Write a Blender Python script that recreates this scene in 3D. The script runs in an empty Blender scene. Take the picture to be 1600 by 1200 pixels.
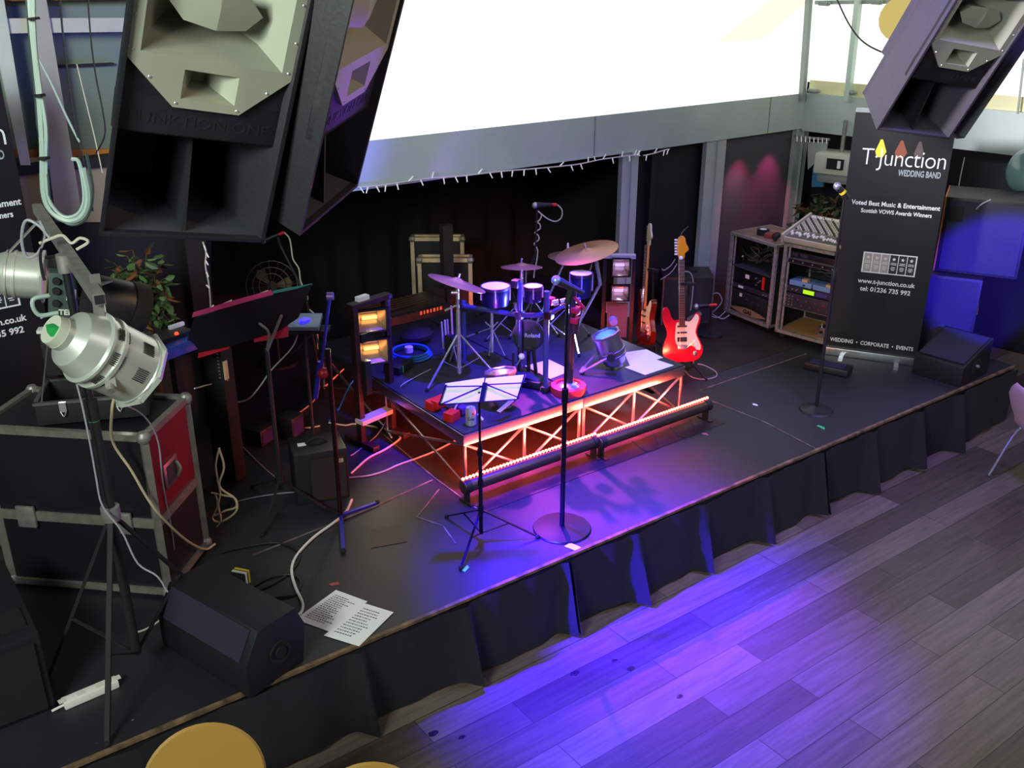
import bpy, bmesh, math, random
from mathutils import Vector, Matrix, Euler
random.seed(7)
C = bpy.context.scene.collection
PI = math.pi
R = math.radians
V = Vector
# ---------------------------------------------------------------- camera
F = 1533.0; PITCH = math.atan(650/F); HD = R(53.5)
CAM = V((0, 0, 3.5))
FW = V((math.cos(HD)*math.cos(PITCH), math.sin(HD)*math.cos(PITCH), -math.sin(PITCH)))
RT = V((math.sin(HD), -math.cos(HD), 0)); UP = RT.cross(FW)
cam = bpy.data.cameras.new('camera'); co = bpy.data.objects.new('camera', cam); C.objects.link(co)
cam.sensor_width = 36; cam.lens = F/1600*36; cam.clip_end = 100; cam.clip_start = .05
co.matrix_world = Matrix(((RT.x, UP.x, -FW.x, 0), (RT.y, UP.y, -FW.y, 0), (RT.z, UP.z, -FW.z, 3.5), (0, 0, 0, 1)))
bpy.context.scene.camera = co
vs = bpy.context.scene.view_settings
vs.view_transform = 'Standard'; vs.look = 'None'; vs.gamma = 1; vs.use_curve_mapping = False; vs.exposure = 0.0
# measuring helpers: where a sight line meets a level, an upright plane, or an upright line
def ray(x, y): return FW*F + RT*(x-800) + UP*(600-y)
def G(x, y, z=.5):
    r = ray(x, y); p = CAM + r*((3.5-z)/-r.z); p.z = z; return p
def PY(x, y, Y):
    r = ray(x, y); return CAM + r*(Y/r.y)
def AT(x, y, ref, n=None):
    n = n or V((FW.x, FW.y, 0)); r = ray(x, y); return CAM + r*((V(ref)-CAM).dot(n)/r.dot(n))
def ZAT(p, py):
    lo, hi = -1, 6
    for _ in range(40):
        m = (lo+hi)/2; d = V((p[0], p[1], m))-CAM
        if 600-F*d.dot(UP)/d.dot(FW) > py: lo = m
        else: hi = m
    return m
def HEAD(p): return math.atan2(p[1], p[0])-PI/2     # turn that makes local -Y face where the photographer stood
# ---------------------------------------------------------------- light
w = bpy.data.worlds.new('world'); bpy.context.scene.world = w; w.use_nodes = True
w.node_tree.nodes['Background'].inputs[0].default_value = (.62, .72, .8, 1)
w.node_tree.nodes['Background'].inputs[1].default_value = .035
def lamp(name, kind, loc, target, energy, color, size=.3, spot=40, blend=.6, sizey=None):
    l = bpy.data.lights.new(name, kind); l.energy = energy; l.color = color
    if kind == 'SPOT': l.spot_size = R(spot); l.spot_blend = blend; l.shadow_soft_size = size
    elif kind == 'AREA':
        l.size = size
        if sizey: l.shape = 'RECTANGLE'; l.size_y = sizey
    else: l.shadow_soft_size = size
    o = bpy.data.objects.new(name, l); C.objects.link(o); o.location = loc
    o.rotation_euler = (V(target)-V(loc)).to_track_quat('-Z', 'Y').to_euler()
    return o
lamp('daylight_left', 'AREA', (-3.0, .6, 4.6), (3.0, 4.6, 1.8), 420, (.88, 1, .92), 2.0, sizey=1.6)
lamp('daylight_hall', 'AREA', (6.5, -2.5, 5.5), (5, 3, 0), 150, (1, .93, .9), 5)
lamp('horn_fill_spot', 'SPOT', (-2.4, 1.6, 4.3), (1.15, 3.2, 3.3), 520, (.88, 1, .9), .25, 26, .4)  # added unseen spot, brightens the horn of the left loudspeaker
lamp('speaker_side_fill', 'SPOT', (-2.6, 4.6, 4.9), (5.5, 3.8, 3.0), 5200, (.97, .92, 1), .4, 15, .5)  # extra spot with no visible source, lifts the right loudspeaker's side
lamp('window_corner_fill', 'SPOT', (-1.6, 2.6, 4.6), (1.2, 6.3, 3.0), 260, (.9, 1, .92), .5, 50, .6)  # fill lamp added out of view to light the top left windows
lamp('warm_hall', 'SPOT', (6.2, .2, 4.6), (1.85, 3.4, 3.1), 420, (1, .62, .3), .15, 16, .5)
lamp('blue_wash', 'SPOT', (3.0, 4.35, 4.0), (3.25, 3.3, .2), 7500, (.04, .0, 1), .05, 40, 1)
lamp('violet_wash', 'SPOT', (4.2, 6.1, 3.0), (3.85, 3.95, .5), 1300, (.75, .07, .85), .04, 34, 1)
lamp('blue_drums', 'SPOT', (3.6, 4.3, 4.4), (3.75, 5.0, .9), 4200, (.05, .01, 1), .05, 38, .9)
lamp('blue_fill', 'SPOT', (4.8, 2.4, 5.4), (5.3, 4.2, .5), 1100, (.3, .2, 1), .3, 70, 1)
lamp('blue_side', 'SPOT', (5.2, 1.5, 2.1), (7.85, 3.9, 1.1), 3000, (.06, .02, 1), .05, 19, .25)
lamp('blue_par', 'SPOT', (1.12, 3.64, 2.0), (3.3, 3.43, .25), 7000, (.05, .01, 1), .03, 26, .9)
lamp('blue_baffle', 'SPOT', (3.4, 2.7, 2.0), (1.75, 3.2, 3.1), 200, (.25, .04, 1), .05, 13, .7)
lamp('blue_beam', 'SPOT', (3.4, 4.9, 1.5), (4.3, 6.3, 2.22), 11, (.2, .18, 1), .05, 26, 1)
# ---------------------------------------------------------------- materials
def lin(c):
    if isinstance(c, str): c = [int(c[i:i+2], 16)/255 for i in (0, 2, 4)]
    return tuple(x/12.92 if x <= .04045 else ((x+.055)/1.055)**2.4 for x in c)
MATS = {}
def mat(name, col, rough=.6, metal=0., var=.0, scale=8., bump=0., emit=None, es=0., coat=0., trans=0., sheen=0.):
    if name in MATS: return MATS[name]
    m = bpy.data.materials.new(name); m.use_nodes = True; nt = m.node_tree; b = nt.nodes['Principled BSDF']
    c = lin(col); b.inputs['Base Color'].default_value = (*c, 1)
    b.inputs['Roughness'].default_value = rough; b.inputs['Metallic'].default_value = metal
    if coat: b.inputs['Coat Weight'].default_value = coat; b.inputs['Coat Roughness'].default_value = .12
    if trans: b.inputs['Transmission Weight'].default_value = trans
    if sheen: b.inputs['Sheen Weight'].default_value = sheen
    if emit: b.inputs['Emission Color'].default_value = (*lin(emit), 1); b.inputs['Emission Strength'].default_value = es
    if var or bump:
        tc = nt.nodes.new('ShaderNodeTexCoord'); nz = nt.nodes.new('ShaderNodeTexNoise')
        nz.inputs['Scale'].default_value = scale; nz.inputs['Detail'].default_value = 5
        nt.links.new(tc.outputs['Object'], nz.inputs['Vector'])
        if var:
            cr = nt.nodes.new('ShaderNodeValToRGB')
            cr.color_ramp.elements[0].position = .3; cr.color_ramp.elements[1].position = .7
            cr.color_ramp.elements[0].color = (*[x*(1-var) for x in c], 1)
            cr.color_ramp.elements[1].color = (*[min(1, x*(1+var)) for x in c], 1)
            nt.links.new(nz.outputs['Fac'], cr.inputs[0]); nt.links.new(cr.outputs[0], b.inputs['Base Color'])
        if bump:
            bp = nt.nodes.new('ShaderNodeBump'); bp.inputs['Strength'].default_value = bump; bp.inputs['Distance'].default_value = .01
            nt.links.new(nz.outputs['Fac'], bp.inputs['Height']); nt.links.new(bp.outputs[0], b.inputs['Normal'])
    MATS[name] = m; return m
black = mat('black_satin', '1c1c1f', .45, var=.2)
blackm = mat('black_matt', '141416', .75, var=.3, scale=20)
cabin = mat('speaker_paint', '15151a', .55, var=.15, scale=60, bump=.1)
cabgrey = mat('speaker_paint_daylit', '3e3a44', .6, var=.1, scale=60, bump=.2)  # speaker paint lightened to carry daylight on the right cabinet
horn = mat('horn_grey', '8b8d7c', .5, var=.04, scale=6)
rubber = mat('rubber', '0d0d0f', .8)
chrome = mat('chrome', 'd8d8dc', .22, .75)
alu = mat('aluminium', 'b4b4b8', .35, 1, var=.08, scale=30)
alud = mat('aluminium_dull', '97958f', .5, .6, var=.2, scale=20)
brass = mat('cymbal_bronze', 'b07c56', .35, .5, var=.15, scale=5)
red = mat('red_gloss', 'c8142a', .2, coat=.6)
redp = mat('red_panel', '6a0c18', .45, var=.15, scale=4)
redpl = mat('red_plastic', 'd8261e', .4)
white = mat('white_paper', 'f2f2f0', .7)
whitep = mat('white_plastic', 'e8e4da', .4)
cream = mat('cream_plastic', 'e9dcb4', .4)
yellow = mat('yellow_tape', 'e6c42c', .5)
green = mat('green_tape', '35d07a', .5)
cyanT = mat('cyan_tape', '66f0dc', .5, emit='66f0dc', es=.0)
wood = mat('orange_wood', 'b06a30', .5, var=.25, scale=6)
plyw = mat('birch_ply', 'b4814f', .5, var=.2, scale=5)
beige = mat('beige_board', '9c8e7e', .7, var=.08, scale=3)
greyf = mat('grey_frame', '8f9a94', .45, .2, var=.1, scale=4)
blackcloth = mat('black_cloth', '0c0c0e', .95, var=.3, scale=30)
pink = mat('pink_chair', 'c79fc4', .4, coat=.2)
blueplastic = mat('blue_plastic', '1c3c9c', .4)
cabw = mat('white_cable', 'c9c2ae', .5); cabg = mat('grey_cable', '9a9aa0', .5); cabk = mat('black_cable', '131315', .5)
cabgr = mat('pale_green_cable', 'a5b8ae', .45); cabb = mat('blue_cable', '2a6fc4', .5)
# ---------------------------------------------------------------- mesh builder
def catmull(pts, n=6):
    pts = [V(p) for p in pts]
    if len(pts) < 3: return pts
    P = [pts[0]*2-pts[1]]+pts+[pts[-1]*2-pts[-2]]; out = []
    for i in range(1, len(P)-2):
        a, b, c, d = P[i-1:i+3]
        for k in range(n):
            t = k/n
            out.append(.5*((2*b)+(c-a)*t+(2*a-5*b+4*c-d)*t*t+(3*b-a-3*c+d)*t**3))
    out.append(pts[-1]); return out
class MB:
    def __init__(s): s.v = []; s.f = []; s.fm = []; s.m = []; s.cur = 0
    def use(s, m):
        if m not in s.m: s.m.append(m)
        s.cur = s.m.index(m); return s
    def add(s, vs, fs):
        o = len(s.v); s.v += [V(p) for p in vs]
        for f in fs: s.f.append([i+o for i in f]); s.fm.append(s.cur)
        return s
    def box(s, c, d, rz=0, M=None):
        x, y, z = [k/2 for k in d]; c = V(c)
        M = M or Matrix.Rotation(rz, 3, 'Z')
        vs = [c+M @ V((i*x, j*y, k*z)) for i, j, k in ((-1,-1,-1),(1,-1,-1),(1,1,-1),(-1,1,-1),(-1,-1,1),(1,-1,1),(1,1,1),(-1,1,1))]
        return s.add(vs, [(0,3,2,1),(4,5,6,7),(0,1,5,4),(1,2,6,5),(2,3,7,6),(3,0,4,7)])
    def bar(s, p, q, a, b=None):
        p, q = V(p), V(q); d = q-p; b = b or a
        M = d.to_track_quat('Z', 'Y').to_matrix()
        return s.box((p+q)/2, (a, b, d.length), M=M)
    def cyl(s, p, q, r, r2=None, n=14, caps=True):
        p, q = V(p), V(q); r2 = r if r2 is None else r2
        M = (q-p).to_track_quat('Z', 'Y').to_matrix(); vs = []
        for c, rr in ((p, r), (q, r2)):
            vs += [c+M @ V((rr*math.cos(2*PI*i/n), rr*math.sin(2*PI*i/n), 0)) for i in range(n)]
        fs = [(i, (i+1) % n, n+(i+1) % n, n+i) for i in range(n)]
        if caps: fs += [tuple(range(n-1, -1, -1)), tuple(range(n, 2*n))]
        return s.add(vs, fs)
    def lathe(s, prof, o=(0,0,0), ax=(0,0,1), n=24):
        o = V(o); M = V(ax).to_track_quat('Z', 'Y').to_matrix(); vs = []; fs = []
        for r, z in prof: vs += [o+M @ V((r*math.cos(2*PI*i/n), r*math.sin(2*PI*i/n), z)) for i in range(n)]
        for k in range(len(prof)-1):
            fs += [(k*n+i, k*n+(i+1) % n, (k+1)*n+(i+1) % n, (k+1)*n+i) for i in range(n)]
        return s.add(vs, fs)
    def tube(s, pts, r, n=6, sm=5):
        pts = catmull(pts, sm) if sm else [V(p) for p in pts]
        vs = []; fs = []; up = V((0, 0, 1)); k = len(pts)
        t0 = (pts[1]-pts[0]).normalized(); nx = t0.orthogonal().normalized()
        for i, p in enumerate(pts):
            t = (pts[min(i+1, k-1)]-pts[max(i-1, 0)])
            t = t.normalized() if t.length > 1e-9 else t0
            nx = (nx-t*nx.dot(t)).normalized(); ny = t.cross(nx)
            vs += [p+nx*r*math.cos(2*PI*j/n)+ny*r*math.sin(2*PI*j/n) for j in range(n)]
        for i in range(k-1): fs += [(i*n+j, i*n+(j+1) % n, (i+1)*n+(j+1) % n, (i+1)*n+j) for j in range(n)]
        fs += [tuple(range(n-1, -1, -1)), tuple(range((k-1)*n, k*n))]
        return s.add(vs, fs)
    def prism(s, poly, a, b, M=None):
        # poly in (x,y), pushed from z=a to z=b, M maps it
        M = M or Matrix.Identity(4); n = len(poly)
        vs = [M @ V((x, y, a)) for x, y in poly]+[M @ V((x, y, b)) for x, y in poly]
        return s.add(vs, [tuple(range(n-1, -1, -1)), tuple(range(n, 2*n))]+[(i, (i+1) % n, n+(i+1) % n, n+i) for i in range(n)])
    def loft(s, rings, close=True, caps=False):
        n = len(rings[0]); vs = [p for r in rings for p in r]; fs = []
        for k in range(len(rings)-1):
            for i in range(n if close else n-1):
                fs.append((k*n+i, k*n+(i+1) % n, (k+1)*n+(i+1) % n, (k+1)*n+i))
        if caps: fs += [tuple(range(n-1, -1, -1)), tuple(range((len(rings)-1)*n, len(rings)*n))]
        return s.add(vs, fs)
    def sph(s, c, r, n=16, sc=(1, 1, 1)):
        prof = [(r*math.sin(PI*i/(n//2)), -r*math.cos(PI*i/(n//2))) for i in range(n//2+1)]
        o = len(s.v); s.lathe(prof, (0, 0, 0), n=n)
        for i in range(o, len(s.v)): s.v[i] = V(c)+V((s.v[i].x*sc[0], s.v[i].y*sc[1], s.v[i].z*sc[2]))
        return s
    def text(s, body, size, M, ext=.0008, bold=0., fit=None, space=1.):
        cu = bpy.data.curves.new('t', 'FONT'); cu.body = body; cu.size = size; cu.extrude = ext; cu.offset = bold; cu.resolution_u = 3
        cu.align_x = 'CENTER'; cu.align_y = 'CENTER'; cu.space_character = space
        o = bpy.data.objects.new('t', cu); C.objects.link(o); dg = bpy.context.evaluated_depsgraph_get()
        me = bpy.data.meshes.new_from_object(o.evaluated_get(dg))
        bpy.data.objects.remove(o); xs = [v.co.x for v in me.vertices]; k = 1
        if fit and xs: k = fit/(max(xs)-min(xs))
        cx = (max(xs)+min(xs))/2
        s.add([M @ V(((v.co.x-cx)*k, v.co.y, v.co.z)) for v in me.vertices], [tuple(p.vertices) for p in me.polygons])
        bpy.data.meshes.remove(me); return s
    def build(s, name, m=None, parent=None, bevel=0, world=False, sharp=35, recalc=True, seg=2):
        me = bpy.data.meshes.new(name)
        vs = s.v; org = None
        if parent is not None and world:
            r = parent
            while r.parent: r = r.parent
            inv = MW[r.name].inverted(); vs = [inv @ p for p in vs]
        elif parent is None:
            lo = V([min(p[i] for p in vs) for i in range(3)]); hi = V([max(p[i] for p in vs) for i in range(3)])
            org = V(((lo.x+hi.x)/2, (lo.y+hi.y)/2, lo.z)); vs = [p-org for p in vs]
        me.from_pydata([tuple(p) for p in vs], [], s.f)
        if m is not None: me.materials.append(m)
        else:
            for q in s.m: me.materials.append(q)
            for p, i in zip(me.polygons, s.fm): p.material_index = i
        bm = bmesh.new(); bm.from_mesh(me)
        bmesh.ops.remove_doubles(bm, verts=bm.verts, dist=1e-5)
        if recalc: bmesh.ops.recalc_face_normals(bm, faces=bm.faces)
        if bevel:
            es = [e for e in bm.edges if len(e.link_faces) == 2 and e.calc_face_angle(0) > .6]
            bmesh.ops.bevel(bm, geom=es, offset=bevel, segments=seg, affect='EDGES', profile=.6, clamp_overlap=True)
        for f in bm.faces: f.smooth = True
        for e in bm.edges:
            if len(e.link_faces) != 2 or e.calc_face_angle(0) > R(sharp): e.smooth = False
        bm.to_mesh(me); bm.free()
        o = bpy.data.objects.new(name, me); C.objects.link(o)
        if parent is not None: o.parent = parent
        else: o.location = org; MW[o.name] = Matrix.Translation(org)
        return o
MW = {}
def thing(name, label, cat, loc=(0, 0, 0), rz=0, group=None, M=None):
    o = bpy.data.objects.new(name, None); C.objects.link(o); o.empty_display_size = .1
    m = M if M is not None else Matrix.Translation(V(loc)) @ Matrix.Rotation(rz, 4, 'Z')
    o.matrix_world = m; MW[o.name] = m.copy()
    o['label'] = label; o['category'] = cat
    if group: o['group'] = group
    return o
def tag(o, label, cat, group=None):
    o['label'] = label; o['category'] = cat
    if group: o['group'] = group
    return o
def struct(o): o['kind'] = 'structure'; return o
def copy_tree(o, M, label=None, group=None):
    c = o.copy(); C.objects.link(c); c.matrix_world = M; MW[c.name] = M.copy()
    if label: c['label'] = label
    if group: c['group'] = group
    def rec(a, b):
        for ch in [q for q in C.objects if q.parent == a]:
            d = ch.copy(); C.objects.link(d); d.parent = b; rec(ch, d)
    rec(o, c); return c
def cable(label, pts, r, m, group=None, name='cable', cat='cable', n=6):
    o = MB().tube(pts, r, n).build(name, m); return tag(o, label, cat, group)
def TM(x, y, z, rz=0): return Matrix.Translation((x, y, z)) @ Matrix.Rotation(rz, 4, 'Z')
def basis(o, x, y, z):
    return Matrix(((x[0], y[0], z[0], o[0]), (x[1], y[1], z[1], o[1]), (x[2], y[2], z[2], o[2]), (0, 0, 0, 1)))
# ================================================================ THE SETTING
# wood plank floor of the dance area
def nodes_floor():
    m = bpy.data.materials.new('grey_oak_planks'); m.use_nodes = True; nt = m.node_tree; b = nt.nodes['Principled BSDF']
    tc = nt.nodes.new('ShaderNodeTexCoord'); br = nt.nodes.new('ShaderNodeTexBrick')
    br.inputs['Scale'].default_value = 1; br.inputs['Brick Width'].default_value = 1.3; br.inputs['Row Height'].default_value = .185
    br.inputs['Mortar Size'].default_value = .0022; br.offset = .37; br.inputs['Bias'].default_value = 0
    br.inputs['Color1'].default_value = (*lin('4a4039'), 1); br.inputs['Color2'].default_value = (*lin('72675e'), 1)
    br.inputs['Mortar'].default_value = (*lin('302925'), 1)
    nz = nt.nodes.new('ShaderNodeTexNoise'); mp = nt.nodes.new('ShaderNodeMapping'); mp.inputs['Scale'].default_value = (1.5, 22, 1)
    nz.inputs['Scale'].default_value = 1.6; nz.inputs['Detail'].default_value = 8; nz.inputs['Roughness'].default_value = .7
    mx = nt.nodes.new('ShaderNodeMix'); mx.data_type = 'RGBA'; mx.blend_type = 'OVERLAY'; mx.inputs[0].default_value = .8
    L = nt.links.new
    L(tc.outputs['Object'], br.inputs['Vector']); L(tc.outputs['Object'], mp.inputs[0]); L(mp.outputs[0], nz.inputs['Vector'])
    L(br.outputs['Color'], mx.inputs[6]); L(nz.outputs['Fac'], mx.inputs[7]); L(mx.outputs[2], b.inputs['Base Color'])
    b.inputs['Roughness'].default_value = .42
    bp = nt.nodes.new('ShaderNodeBump'); bp.inputs['Strength'].default_value = .15; bp.inputs['Distance'].default_value = .004
    L(nz.outputs['Fac'], bp.inputs['Height']); L(bp.outputs[0], b.inputs['Normal']); return m
struct(MB().box((5, 2.5, -.05), (17, 13, .1)).build('floor', nodes_floor()))
# stage top: black painted boards, scuffed
def nodes_stage():
    m = bpy.data.materials.new('stage_black_vinyl'); m.use_nodes = True; nt = m.node_tree; b = nt.nodes['Principled BSDF']; L = nt.links.new
    tc = nt.nodes.new('ShaderNodeTexCoord'); n1 = nt.nodes.new('ShaderNodeTexNoise'); n1.inputs['Scale'].default_value = 1.3; n1.inputs['Detail'].default_value = 9
    n2 = nt.nodes.new('ShaderNodeTexNoise'); n2.inputs['Scale'].default_value = 90; n2.inputs['Detail'].default_value = 2
    n3 = nt.nodes.new('ShaderNodeTexVoronoi'); n3.inputs['Scale'].default_value = 5
    L(tc.outputs['Object'], n1.inputs[0]); L(tc.outputs['Object'], n2.inputs[0]); L(tc.outputs['Object'], n3.inputs[0])
    cr = nt.nodes.new('ShaderNodeValToRGB'); cr.color_ramp.elements[0].position = .35; cr.color_ramp.elements[1].position = .75
    cr.color_ramp.elements[0].color = (*lin('1e2024'), 1); cr.color_ramp.elements[1].color = (*lin('2e2f35'), 1)
    L(n1.outputs[0], cr.inputs[0])
    sp = nt.nodes.new('ShaderNodeValToRGB'); sp.color_ramp.elements[0].position = .0; sp.color_ramp.elements[0].color = (.32, .3, .3, 1)
    sp.color_ramp.elements[1].position = .035; sp.color_ramp.elements[1].color = (0, 0, 0, 1)
    L(n3.outputs['Distance'], sp.inputs[0])
    mx = nt.nodes.new('ShaderNodeMix'); mx.data_type = 'RGBA'; mx.blend_type = 'ADD'; mx.inputs[0].default_value = 1
    L(cr.outputs[0], mx.inputs[6]); L(sp.outputs[0], mx.inputs[7]); L(mx.outputs[2], b.inputs['Base Color'])
    b.inputs['Roughness'].default_value = .5
    bp = nt.nodes.new('ShaderNodeBump'); bp.inputs['Strength'].default_value = .35; bp.inputs['Distance'].default_value = .003
    L(n2.outputs[0], bp.inputs['Height']); L(bp.outputs[0], b.inputs['Normal']); return m
stagem = nodes_stage()
brownb = mat('brown_board_riser_shade', '241b17', .55, var=.45, scale=3, bump=.3)
SX0, SX1 = -.6, 7.75
st = MB().use(stagem)
st.box(((SX0+SX1)/2, 5.9, .25), (SX1-SX0, 4.7, .5)); stage = struct(st.build('stage_platform'))
# worn brown boards at the rear right of the stage and the riser's shadow, laid in the same brown
a1, b1 = G(1090, 613), G(1290, 547)
struct(MB().box((6.1, 5.7, .5015), (2.3, 1.62, .003)).build('trim_1', brownb))
struct(MB().box((3.95, 5.35, .5015), (2.1, 2.3, .003)).build('trim_2', brownb))
# rusty scuffed nosing along the stage edge
edge = mat('worn_wood_edge', '6e563f', .6, var=.7, scale=14)
struct(MB().box(((SX0+SX1)/2, 3.545, .496), (SX1-SX0, .022, .016)).build('trim_3', edge))
seam = mat('pale_scuffed_seam', '6b5f5c', .7, var=.8, scale=9)
k = 4
def seamline(pts):
    global k
    m = MB()
    for (p, q) in zip(pts[:-1], pts[1:]): m.bar(p, q, .009, .004)
    struct(m.build('trim_%d' % k, seam)); k += 1
z0 = V((0, 0, .0025))
seamline([G(1094, 610)+z0, G(1260, 553)+z0]); seamline([G(1100, 622)+z0, G(1195, 660)+z0, G(1275, 702)+z0])
seamline([G(600, 680)+z0, G(680, 748)+z0, G(745, 795)+z0]); seamline([G(676, 750)+z0, G(590, 790)+z0, G(395, 868)+z0])
seamline([G(650, 808)+z0, G(692, 822)+z0, G(712, 850)+z0])
seamline([G(686, 765)+z0, G(652, 808)+z0])
# beam over the stage opening and its posts
ZB0, ZB1, YB = 2.03, 2.37, 6.3
CX = PY(1252, 210, YB).x
steel = mat('grey_green_steel', 'b9c6c1', .5, .15, var=.08, scale=2)
XL = PY(190, 300, YB).x
struct(MB().box(((CX+2.2)/2, YB+.05, (ZB0+ZB1)/2), (CX-2.2, .1, ZB1-ZB0)).build('trim_10', steel))
for i, x in enumerate((930, 1202)): # plate joints and bolts
    q = PY(x, 180, YB).x
    struct(MB().box((q, YB-.002, (ZB0+ZB1)/2), (.008, .006, ZB1-ZB0)).build('trim_%d' % (11+i), greyf))
def post(x0, x1, nm, zb=.5, y=YB, w2=.07):
    xa, xb = PY(x0, 250, y).x, PY(x1, 250, y).x
    m = MB().box(((xa+xb)/2, y+.05, (zb+ZB0)/2), (xb-xa, .05, ZB0-zb))
    m.box((xa+(xb-xa)*.52, y+.02, (zb+ZB0)/2), (.012, .03, ZB0-zb))
    return struct(m.build(nm, steel))
post(976, 1001, 'trim_13'); post(1106, 1136, 'trim_14'); post(1243, 1262, 'trim_15')
bd = mat('dark_brown_board', '1e1614', .7, var=.3, scale=2)
struct(MB().box((PY(312, 400, YB).x, YB+.1, 1.26), (.14, .1, 1.5)).build('trim_16', bd))
# recess behind: black drapes, dark ceiling
drape = mat('black_drape', '0b0b0d', .95)
def drapery(name, p, q, z0, z1, amp, wl, m, bulge=0.):
    p, q = V(p), V(q); d = (q-p); L = d.length; d.normalize(); nrm = V((d.y, -d.x, 0)); n = int(L/(wl/8)); vs = []; fs = []
    for i in range(n+1):
        s = L*i/n; o = amp*math.sin(2*PI*s/wl)+amp*.5*math.sin(2*PI*s/(wl*2.7)+1)
        for j, z in enumerate((z0, (z0+z1)/2, z1)): vs.append(p+d*s+nrm*(o*(1, .8, .6)[j])+V((0, 0, z)))
    for i in range(n):
        for j in range(2): fs.append((i*3+j, i*3+3+j, i*3+4+j, i*3+1+j))
    return MB().add(vs, fs).build(name, m, recalc=False)
tag(drapery('stage_drape', (1.9, 8.0, 0), (6.26, 8.0, 0), .5, 2.35, .05, .35, drape), 'wide black drape across the back of the stage behind the drum kit', 'curtain')
xa, xb = PY(1001, 250, YB).x, PY(1106, 250, YB).x
struct(MB().box(((xa+xb)/2, YB+.14, 1.27), (xb-xa+.1, .04, 1.54)).build('wall_back', blackm))
xa2 = PY(1136, 250, YB).x; xb2 = PY(1243, 250, YB).x
panelg = mat('grey_wall_panel', '4a4d52', .6, var=.12, scale=2)
struct(MB().box(((xa2+xb2)/2, YB+.1, 1.27), (xb2-xa2, .04, 1.54)).build('wall_panel', panelg))
lamp('red_downlight', 'SPOT', (PY(1165, 235, YB).x, YB-.12, ZB0-.05), (PY(1160, 300, YB).x, YB+.1, 1.2), 22, (1, .05, .18), .02, 70, .9)
lamp('pink_downlight', 'SPOT', (PY(1213, 225, YB).x, YB-.12, ZB0-.05), (PY(1205, 300, YB).x, YB+.1, 1.2), 26, (1, .05, .3), .02, 70, .9)
lamp('teal_downlight', 'SPOT', (PY(1160, 235, YB).x, YB-.35, ZB0-.05), (PY(1158, 290, YB).x, YB+.1, 1.5), 9, (.05, .5, .8), .02, 40, 1)
struct(MB().box((4.5, 7.3, 2.41), (10, 1.9, .06)).build('ceiling', blackm))
struct(MB().box((6.28, 7.25, 1.4), (.06, 1.8, 1.9)).build('wall_recess', blackm))
# windows over the beam: bright daylit panes in thin frames
def glow(name, col, s, stripes=None):
    m = bpy.data.materials.new(name); m.use_nodes = True; nt = m.node_tree; nt.nodes.remove(nt.nodes['Principled BSDF'])
    e = nt.nodes.new('ShaderNodeEmission'); e.inputs[0].default_value = (*lin(col), 1); e.inputs[1].default_value = s
    nt.links.new(e.outputs[0], nt.nodes['Material Output'].inputs[0])
    return m
paneM = glow('daylit_blind', 'fdfff6', 1.35)
paneY = glow('daylit_blind_fold', 'fefde6', 1.05)
WX0 = PY(600, 150, YB).x
def pane(nm, p, q, z0, z1, m=paneM, t=.012):
    p, q = V(p), V(q); d = (q-p).normalized(); n = V((-d.y, d.x, 0))*t
    vs = [p+V((0,0,z0)), q+V((0,0,z0)), q+n+V((0,0,z0)), p+n+V((0,0,z0)), p+V((0,0,z1)), q+V((0,0,z1)), q+n+V((0,0,z1)), p+n+V((0,0,z1))]
    return struct(MB().add(vs, [(0,3,2,1),(4,5,6,7),(0,1,5,4),(1,2,6,5),(2,3,7,6),(3,0,4,7)]).build(nm, m))
pane('window_1', (2.35, YB+.012, 0), (CX+.02, YB+.012, 0), ZB1-.01, 4.3)
# folds of cloth on the pane, sloping down to the left from the corner
fold = MB()
for a_, b_, c_, d_ in (((1262, 2), (1190, 62), (1120, 66), (1235, -25)),):
    fold.add([PY(*a_, YB+.008), PY(*b_, YB+.008), PY(*c_, YB+.008), PY(*d_, YB+.008)], [(0, 1, 2, 3)])
struct(fold.build('trim_17', paneY))
mul = MB()
for a, b in (((1264, 0), (1253, 157)),):
    mul.bar(PY(*a, YB-.02), PY(*b, YB-.02), .05, .05)
mul.bar(PY(1264, 0, YB-.02), PY(1264, -60, YB-.02), .05, .05); 
struct(mul.build('window_frame', greyf))
# right wall turning the corner
ca = R(-80.6); DR = V((math.cos(ca), math.sin(ca), 0)); NR = V((-DR.y, DR.x, 0))*-1  # NR points into the room
CR = V((CX, YB, 0))
if NR.dot(V((-1, 0, 0))) < 0: NR = -NR
def RW(px, py, off=0.):      # sight line on the right wall plane
    n = NR; r = ray(px, py); return CAM + r*((CR+NR*off-CAM).dot(n)/r.dot(n))
def rwbox(s0, s1, z0, z1, off0, off1, m, nm, st=True):
    vs = []
    for z in (z0, z1):
        for s, o in ((s0, off0), (s1, off0), (s1, off1), (s0, off1)): vs.append(CR+DR*s+NR*o+V((0, 0, z)))
    o = MB().add(vs, [(0,3,2,1),(4,5,6,7),(0,1,5,4),(1,2,6,5),(2,3,7,6),(3,0,4,7)]).build(nm, m)
    return struct(o) if st else o
rwbox(0, 5, ZB0-.02, ZB1, -.08, 0, steel, 'trim_18')
rwbox(-.05, 5, ZB1+.1, 4.3, -.09, -.08, paneM, 'window_2')
sill = mat('pale_yellow_sill', 'e8e6b4', .6)
rwbox(0, 5, ZB1-.02, ZB1+.12, -.07, -.05, sill, 'window_sill')
darkwall = mat('dark_curtained_wall', '101018', .8, var=.4, scale=2)
rwbox(-.6, 6, 0, ZB0, -.85, -.8, darkwall, 'wall_right')
struct(MB().box((8.9, 7.0, 1.2), (3.2, .06, 2.4)).build('wall_corner', darkwall))
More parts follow.
